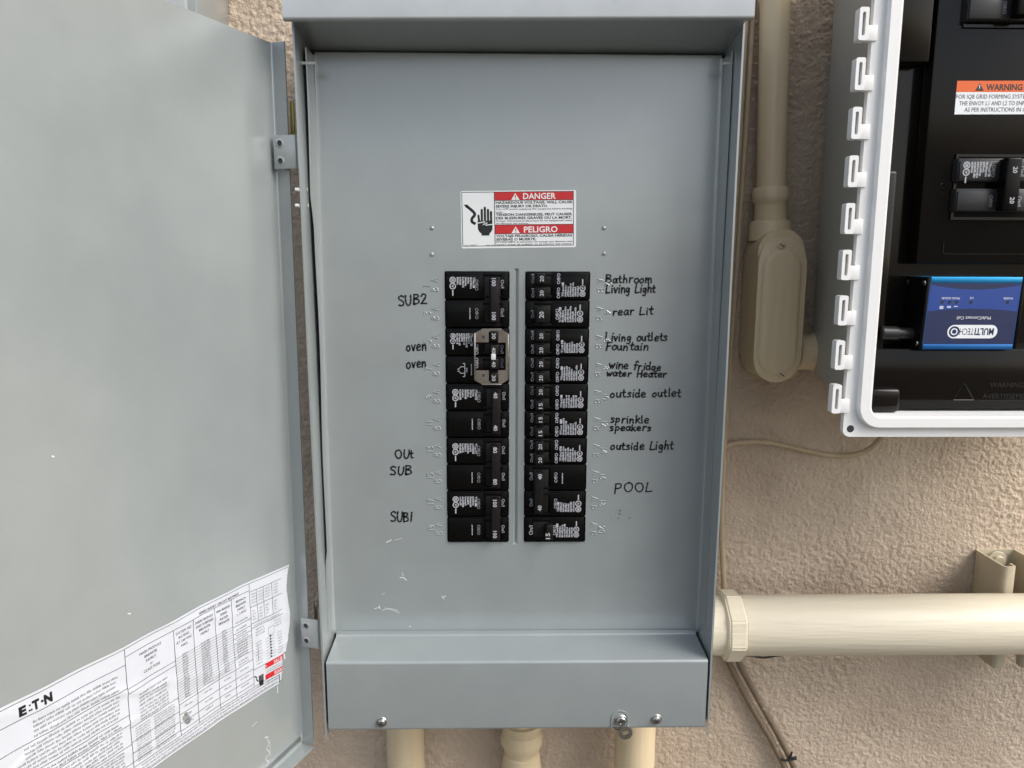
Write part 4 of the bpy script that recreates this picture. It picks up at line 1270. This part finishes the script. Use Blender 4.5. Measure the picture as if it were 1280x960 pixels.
def cable(label, pts, r, mat=CABLE, name='cable', cat='cable', n=6):
    bm = bmesh.new(); tube(bm, curve([P(*p) for p in pts], n), r, 12, 0)
    return fin_top(bm, name, mat, label, cat, 40)
cable('slim painted cable running down the wall right against the grey panel', [(937, -60, 104), (934, 0, 104), (930, 60, 104), (925, 160, 104), (918, 280, 104), (911, 400, 104), (906, 520, 104), (903, 600, 105), (902, 660, 106), (905, 740, 106), (906, 790, 106)], 3.0)
cable('slim painted cable nearest the vertical conduit, beside the other slim cable', [(946, -60, 106), (942, 0, 106), (938, 70, 106), (931, 180, 106), (923, 300, 106), (914, 430, 106), (908, 520, 106), (905, 560, 106)], 2.9)
cable('thin painted cable looping across the wall under the white box', [(903, 566, 106), (908, 558, 106), (925, 553, 107), (955, 552.5, 107), (985, 558, 107), (1015, 565, 107), (1045, 570, 106), (1070, 568, 104), (1088, 560, 100), (1101, 548, 96), (1108, 535, 90)], 2.9)
cable('left cable of the tied pair slanting down below the thick conduit', [(900, 780, 100), (908, 820, 100), (922, 850, 104), (945, 893, 105), (964, 925, 105), (982, 962, 105), (1000, 1010, 105), (1030, 1100, 105), (1050, 1220, 106), (1052, 1450, 106), (1040, 2300, 106)], 3.6, CABLED)
cable('right cable of the tied pair slanting down below the thick conduit', [(912, 790, 98), (921, 822, 98), (935, 850, 102), (957, 890, 103), (976, 924, 103), (992, 958, 103), (1010, 1010, 104), (1040, 1100, 105), (1061, 1220, 106), (1063, 1450, 106), (1051, 2300, 106)], 3.6, CABLED)
cable('thin black wire lying under the thick conduit', [(926, 818.5, 60), (940, 820, 72), (954, 822, 76), (966, 820.5, 74), (981, 818, 66)], 1.1, BLACK_AND_HOLES, 'wire', 'wire')
bm = bmesh.new()
c = P(986, 946, 99)
for k in range(2): pass
pp = curve([P(976, 949, 99), P(982, 950.5, 96.5), P(990, 949.5, 96), P(995, 946, 99)], 5)
tube(bm, pp, 1.4, 8); tube(bm, [P(986, 950, 96), P(990, 940, 93)], [1.7, 1.0], 8); tube(bm, [P(990, 948, 96), P(996, 949, 92)], [1.8, .9], 8)
fin_top(bm, 'cable_tie', BLACK_AND_HOLES, 'black cable tie round the two slanting cables', 'cable tie')

# ------------------------------------------------------------------ grey cabinet behind the open door
bm = bmesh.new()
ex = P(247, 10, 30).x
box(bm, ex - 300, ex, 30, WALL - 1, 120, 620, 2.5, 2)
t = thing('meter_cabinet', 'grey metal cabinet just showing above the open door', 'cabinet', (ex - 150, WALL, 120))
fin(bm, 'case', GREY, t)
bm = bmesh.new(); box(bm, ex - 288, ex - 8, 24, 30, 132, 608, 1.5, 2); fin(bm, 'lid', GREY_HOOD, t)

# ------------------------------------------------------------------ white combiner box
YR = -75.0
bl = P(1053, 546, YR)
EX0 = bl.x; EZ0 = bl.z; EX1 = EX0 + 372; EZ1 = EZ0 + 490
wb = thing('combiner_box', 'open white plastic equipment box with toothed hinge edge and black inside', 'equipment box', (EX0 + 186, WALL, EZ0))
bm = bmesh.new()
o = rrect(EX0 + 18, EX1 - 18, EZ0 + 9, EZ1 - 9, 14); i_ = rrect(EX0 + 24, EX1 - 24, EZ0 + 15, EZ1 - 15, 10)
b2 = rrect(EX0 + 21, EX1 - 21, EZ0 + 12, EZ1 - 12, 14)
b2 = rrect(EX0 + 38, EX1 - 38, EZ0 + 25, EZ1 - 25, 14)
rings = [[bm.verts.new((x, y, z)) for x, z in pl] for pl, y in ((i_, YR + 60), (i_, YR + 3), (o, YR + 3), (b2, 92))]
for a_, b_ in zip(rings, rings[1:]):
    for k in range(len(a_)): bm.faces.new((a_[k], a_[(k + 1) % len(a_)], b_[(k + 1) % len(a_)], b_[k]))
bm.faces.new(rings[-1])
bmesh.ops.recalc_face_normals(bm, faces=bm.faces)
fin(bm, 'body', POLY_SHADE, wb, 30)
# flange and rim
bm = bmesh.new()
ring_prism(bm, rrect(EX0, EX1, EZ0, EZ1, 6), rrect(EX0 + 19.5, EX1 - 19.5, EZ0 + 17, EZ1 - 17, 14), YR, YR + 5.5)
for d0, d1, y0 in ((9.5, 20.2, YR - 5.5),):
    O = rrect(EX0 + d0, EX1 - d0, EZ0 + d0 - 1.5, EZ1 - d0 + 1.5, 18); Oi = rrect(EX0 + d0 + 1.2, EX1 - d0 - 1.2, EZ0 + d0 - .3, EZ1 - d0 + .3, 17)
    I = rrect(EX0 + d1, EX1 - d1, EZ0 + d1 - 2.2, EZ1 - d1 + 2.2, 9); Ii = rrect(EX0 + d1 - 1.2, EX1 - d1 + 1.2, EZ0 + d1 - 3.4, EZ1 - d1 + 3.4, 10)
    n = len(O)
    L_ = [[bm.verts.new((x, y, z)) for x, z in pl] for pl, y in ((O, YR + .2), (O, y0 + 1.2), (Oi, y0), (Ii, y0), (I, y0 + 1.2), (I, YR + 30))]
    for a, b in zip(L_, L_[1:]):
        for k in range(n): bm.faces.new((a[k], a[(k + 1) % n], b[(k + 1) % n], b[k]))
bmesh.ops.recalc_face_normals(bm, faces=bm.faces)
rim = fin(bm, 'rim', POLY, wb, 30)
bm = bmesh.new()
c = P(1063, 536, YR); lathe(bm, (c.x, YR - .05, c.z), (0, -1, 0), [(0, 3.1), (.06, 3.05)], 18); fin(bm, 'screw_hole', BLACK_AND_HOLES, wb, 0)  # dark disc laid on the rim as the hole's shade
# hinge teeth down the left edge
def tooth():
    bm = bmesh.new()
    w, h = 7.4, 24.0
    o = rrect(-w / 2, w / 2, -h / 2, h / 2, 1.6, 4); i_ = rrect(-1.25, 1.25, -8.6, 8.6, 1.2, 4)
    ring_prism(bm, o, i_, -3.5, 4.5)
    prism(bm, rrect(-1.6, 1.6, -9, 9, 1.2, 4), 2.6, 3.0, 1)
    box(bm, w / 2 - .5, w / 2 + 8, -2.0, 4.0, -h / 2, -h / 2 + 11.5, .5, 2)
    bmesh.ops.recalc_face_normals(bm, faces=bm.faces)
    for v in bm.verts: pass
    return bm
first_tooth = None
TY = [(1070, 32), (1064, 94), (1058.5, 155), (1054.5, 214.5), (1049, 274), (1049, 328), (1044.5, 385.5), (1041.5, 443.5), (1039, 498)]
ta = P(1069, 31, YR); tb = P(1039.5, 498, YR)
pit = (ta.z - tb.z) / 8
offs = origin_of(wb)
for k in range(-4, 9):
    z = ta.z - pit * k; x = EX0 - 8.5
    if z > EZ1 - 14: continue
    if first_tooth is None:
        o = first_tooth = fin(tooth(), 'hinge_tooth', [POLY, BLACK_AND_HOLES], None, 30)
        o.parent = wb
    else:
        o = first_tooth.copy(); COL.objects.link(o); o.parent = wb
    o.location = Vector((x, YR, z)) * MM - offs

# black inner cover
IX0, IX1, IZ0, IZ1 = EX0 + 20.6, EX1 - 20.6, EZ0 + 19, EZ1 - 19
YI = -49.0
bm = bmesh.new()
prism(bm, rrect(IX0, IX1, IZ0, IZ1, 8), YI + 16, YI + 20)                       # deep floor
c1 = P(1167, 75, YI).x
box(bm, c1, IX1 - 2, YI, YI + 15, P(1170, 330, YI).z, IZ1 - 2, 1.5, 2)           # raised field with the breakers
box(bm, IX0 + 1, P(1150, 75, YI).x + 8, YI + .5, YI + 15, P(1110, 77, YI).z, IZ1 - 2, 1.5, 2)
box(bm, IX0 + 1, P(1113, 300, YI).x, YI - 3, YI + 15, IZ0 + 40, P(1100, 214, YI).z, 2.0, 2)
box(bm, IX0 + .5, IX1 - 2, YI - 8, YI + 15, IZ0 + 1, P(1100, 436, YI - 8).z, 1.6, 2)   # lower field
box(bm, IX0 - .5, P(1115, 490, YI).x, YI - 16, YI, IZ0 - .5, P(1100, 482, YI).z, 3.5, 3)
def zz(py, y=YI): return P(1200, py, y).z
def xx(px, py=240, y=YI): return P(px, py, y).x
# raised frames round the breaker openings
for (x0, x1, y0, y1) in ((1190, 1340, 193, 275), (1208, 1340, -90, 35)):
    z1, z0 = zz(y0), zz(y1); X0, X1 = xx(x0, (y0 + y1) / 2), xx(x1, (y0 + y1) / 2)
    ring_prism(bm, [(X0, z0), (X1, z0), (X1, z1), (X0, z1)], [(X0 + 2.2, z0 + 2.2), (X1 - 2.2, z0 + 2.2), (X1 - 2.2, z1 - 2.2), (X0 + 2.2, z1 - 2.2)], YI - 2.2, YI + .5)
p = P(1174, 230, YI); raised(bm, '3', p.x, p.z - 9, 9, 0, YI - .1, .45)
X0, X1, z0, z1 = xx(1178, 312), xx(1420, 312), zz(318), zz(303)
for q in ((X0, X1, z0, z0 + .7), (X0, X0 + .7, z0, z1)): box(bm, q[0], q[1], YI - .6, YI + .3, q[2], q[3])
yl = YI - 8
a, b, c_ = P(1191, 500, yl), P(1217, 500, yl), P(1205, 479, yl)
for u_, w_ in ((a, b), (b, c_), (c_, a)): tube(bm, [u_, w_], .5, 6)
bmesh.ops.recalc_face_normals(bm, faces=bm.faces)
put = lambda v: plane_put(yl - .2, P(v[0], v[1], yl).x, P(v[0], v[1], yl).z)
text(bm, 'WARNING', put((1237, 484)), 0, 0, height=4.2, mat=1); text(bm, 'AVERTISSEMENT', put((1228, 498)), 0, 0, height=4.2, mat=1)
ribbon(bm, [(0, 0), (70, 0)], .5, put((1225, 500.5)), 1)
EMB = material('moulded lettering', (.016, .015, .014), .3)
fin(bm, 'inner_cover', [BLACKPC, EMB], wb, 30)

# warning sticker inside
bm = bmesh.new()
ys = YI - .25
A_, B_ = P(1195.5, 101, ys), P(1193, 143, ys)
SW, SH = 88.0, A_.z - B_.z
sput = lambda lift: plane_put(ys - lift, B_.x, B_.z, .5)
quad(bm, sput(0), 0, SW, 0, SH, 0); quad(bm, sput(.06), .0, SW, SH * .665, SH, 2)
s1 = sput(.12)
K = SW / 133.0
poly2(bm, s1, [(23 * K, SH * .70), (33.8 * K, SH * .70), (28.3 * K, SH * .93)], 1)
quad(bm, sput(.18), 27.8 * K, 28.8 * K, SH * .77, SH * .87, 0)
text(bm, 'WARNING', s1, 36.5 * K, SH * .72, height=4.6, width=45 * K, mat=1, bold=.03)
for s, a, y, w in (('FOR IQ8 GRID FORMING SYSTEMS', 0.5, .47, 93), ('THE ENVOY L1 AND L2 TO ENPOWER', 5, .27, 98), ('AS PER INSTRUCTIONS IN QIG', 12, .08, 83)):
    text(bm, s, s1, a * K, SH * y, height=3.3, width=w * K, mat=3)
fin(bm, 'warning_label', [PILL, INK, ORANGE, INKG], wb, 0, label='orange and white warning sticker on the black inner cover')

# breakers in the white box
def box_breaker(label, px0, px1, rows, dy, amps):
    yb = YI - 9
    z_bot = P(1230, rows[-1][1], yb).z
    t = thing('circuit_breaker', label, 'circuit breaker', (P(px0 + 40, 200, yb).x, YI, z_bot), 'circuit breakers in the white box')
    bm = bmesh.new(); pr = bmesh.new()
    hz = []
    for k, (ya, ybt) in enumerate(rows):
        x0 = P(px0 - 3.0 * k, ya, yb).x; z1, z0 = P(px0, ya, yb).z, P(px0, ybt, yb).z; x1 = x0 + 58
        box(bm, x0, x1, yb + 1.5, YI + 10, z0, z1, .7, 2)
        box(bm, x0 + .8, x0 + 34, yb, yb + 3, z0 + .8, z1 - 2.4, .4, 2); box(bm, x0 + 46.5, x1 - .8, yb, yb + 3, z0 + .8, z1 - 2.4, .4, 2)
        zc = (z0 + z1) / 2 - .8; hz.append((zc, x0))
        pp_ = plane_put(yb - .1, x0 + 2.5, zc, -90)
        if k == 0: smallprint(pr, pp_, -7, 5, 1.5, 24)
        text(pr, 'Off/O', plane_put(yb - .1, x0 + 28.5, zc, -90), 0, -1.4, height=2.8, mat=2, align='C')
        text(pr, 'On/I', plane_put(yb - .1, x0 + 52, zc, -90), 0, -1.5, height=3.2, mat=1, align='C')
    fin(bm, 'body', PLASTG, t, 30)
    bm = bmesh.new()
    zc, x0 = hz[0]; zd, x2 = hz[1]
    yh = yb - 9
    box(bm, x0 + 34, x0 + 46, yh, yb + 2, zd - 8, zc + 9.5, 1.2, 3)
    fin(bm, 'handle', PLAST, t, 30)
    for (z, x) in hz:
        text(pr, str(amps), plane_put(yh - .12, x0 + 40.5, z, -90), 0, -1.9, height=3.6, mat=1, align='C', bold=.02)
    fin(pr, 'printing', [PLAST, PRINT, PRINTD], t, 0)
    return t
box_breaker('charcoal two-pole breaker marked 20 in the white box below the orange sticker', 1200, 1280, [(197.5, 227), (235.5, 264.5)], 0, 20)
box_breaker('charcoal two-pole breaker at the top of the white box above the orange sticker', 1216, 1290, [(-47, -14), (-9, 24.5)], 0, 20)

# blue cellular modem, mounted upside down
ym = -66.0
m0, m1, m2, m3 = P(1164.5, 346, ym), P(1279.5, 345, ym), P(1268, 436, ym), P(1152.5, 437, ym)
t = thing('cellular_modem', 'blue anodised modem mounted upside down in the white box', 'modem', ((m0.x + m1.x) / 2, ym + 34, m2.z))
w_, h_ = m1.x - m0.x, m0.z - m3.z
shx = (m0.x - m3.x) / h_                                   # sits slightly askew
def mp(a, b, y=ym): return Vector((m3.x + a + b * shx, y, m3.z + b))
def mprism(bm, pts, y0, y1, mat, bev=0):
    n0 = set(bm.verts); prism(bm, pts, y0, y1, mat, bev)
    for v in bm.verts:
        if v not in n0: q = mp(v.co.x, v.co.z, v.co.y); v.co = q
bm = bmesh.new()
mprism(bm, [(0, 0), (w_, 0), (w_, 4.6), (0, 4.6)], ym, ym + 38, 1, .8)
mprism(bm, [(0, h_ - 4.8), (w_, h_ - 4.8), (w_, h_), (0, h_)], ym, ym + 38, 0, .8)
mprism(bm, [(0, 4.6), (w_, 4.6), (w_, h_ - 4.8), (0, h_ - 4.8)], ym + .5, ym + 38, 1)
fin(bm, 'case', [BLUEC, BLUE], t, 30)
bm = bmesh.new()
mprism(bm, [(-3.0, .5), (-.1, .5), (-.1, h_ - .5), (-3.0, h_ - .5)], ym - .3, ym + 37, 0, .8)
fin(bm, 'end_plate', PLAST, t, 30)
bm = bmesh.new()
mprism(bm, [(w_ + .1, .5), (w_ + 3.0, .5), (w_ + 3.0, h_ - .5), (w_ + .1, h_ - .5)], ym - .3, ym + 37, 0, .8)
fin(bm, 'end_plate', PLAST, t, 30)
for b_ in (5, h_ - 5):
    for yy in (ym + 4, ym + 30):
        bm = bmesh.new(); q = mp(-3.0, b_, yy); lathe(bm, q, (-1, 0, 0), [(0, 2.2), (.8, 2.0), (1.1, 1.0), (1.1, .05)], 14); fin(bm, 'screw', BLACK_AND_HOLES if yy > ym + 10 else STEEL, t, 30)
bm = bmesh.new()
e = lambda lift: (lambda a, b: mp(a, b, ym + .5 - lift))
def eu(a, b, lift):            # upside-down frame
    return lambda s, r: mp(a - s, b - r, ym + .5 - lift)
lz0, lz1 = 4.9, h_ - 5.1
n = 18
def band(f0, f1, m, lift):
    for k in range(n):
        s0, s1_ = k / n, (k + 1) / n
        poly2(bm, e(lift), [(.6 + (w_ - 1.2) * s0, f0(s0)), (.6 + (w_ - 1.2) * s1_, f0(s1_)), (.6 + (w_ - 1.2) * s1_, f1(s1_)), (.6 + (w_ - 1.2) * s0, f1(s0))], m)
band(lambda s: lz0, lambda s: lz1, 0, .1)
band(lambda s: h_ * .53 + 2.2 * math.sin(s * math.pi), lambda s: h_ * .89 - 3.8 * math.sin(s * math.pi), 1, .16)
pil = rrect(-w_ * .275, w_ * .275, -h_ * .093, h_ * .093, h_ * .092, 8)
poly2(bm, eu(w_ * .53, h_ * .25, .2), pil, 2)
text(bm, 'MULTI', eu(w_ * .53, h_ * .25, .26), -w_ * .235, -h_ * .045, height=h_ * .09, width=w_ * .21, mat=0, bold=.03)
text(bm, 'TECH', eu(w_ * .53, h_ * .25, .26), -w_ * .015, -h_ * .045, height=h_ * .09, width=w_ * .155, mat=0)
rc = h_ * .062
ribbon(bm, [(w_ * .20 + rc * math.cos(R_(a)), rc * math.sin(R_(a))) for a in range(0, 361, 20)], rc * .42, eu(w_ * .53, h_ * .25, .26), 0, cap=False); disc2(bm, eu(w_ * .53, h_ * .25, .26), w_ * .20, 0, rc * .5, 0)
text(bm, 'MultiConnect Cell', eu(w_ * .53, h_ * .44, .2), -w_ * .18, -1.2, height=2.6, width=w_ * .37, mat=2)
for s, f, wd in (('POWER', .87, .1), ('LS', .47, .035), ('PROG SIGNAL', .24, .2)):
    text(bm, s, eu(w_ * f, h_ * .71, .22), 0, -.8, height=1.7, width=w_ * wd, mat=2, align='C')
for f in (.87, .47, .31, .235, .155): 
    disc2(bm, eu(w_ * f, h_ * .655, .22), 0, 0, 1.5, 3, 10)
for f, k in ((.31, 1), (.235, 2), (.155, 3)):
    for j in range(k): quad(bm, eu(w_ * f, h_ * .585, .22), -1.6, 1.6, -1.0 + j * .9, -.5 + j * .9, 2)
fin(bm, 'label', [NAVY, ROYAL, PILL, LED], t, 0, label='navy label with the maker name printed upside down')
bm = bmesh.new()
qa = P(1100, 416.5, ym + 14); qb = P(1146, 417, ym + 14)
lathe(bm, qa, qb - qa, [(0, 5.2), (1, 6.2), (14, 6.2), (14.6, 5.2), (28, 4.8), (30, 3.4), ((qb - qa).length + 6, 3.2)], 20)
fin(bm, 'aerial_plug', PLASTG, t, 30)

SC.cycles.use_denoising = True
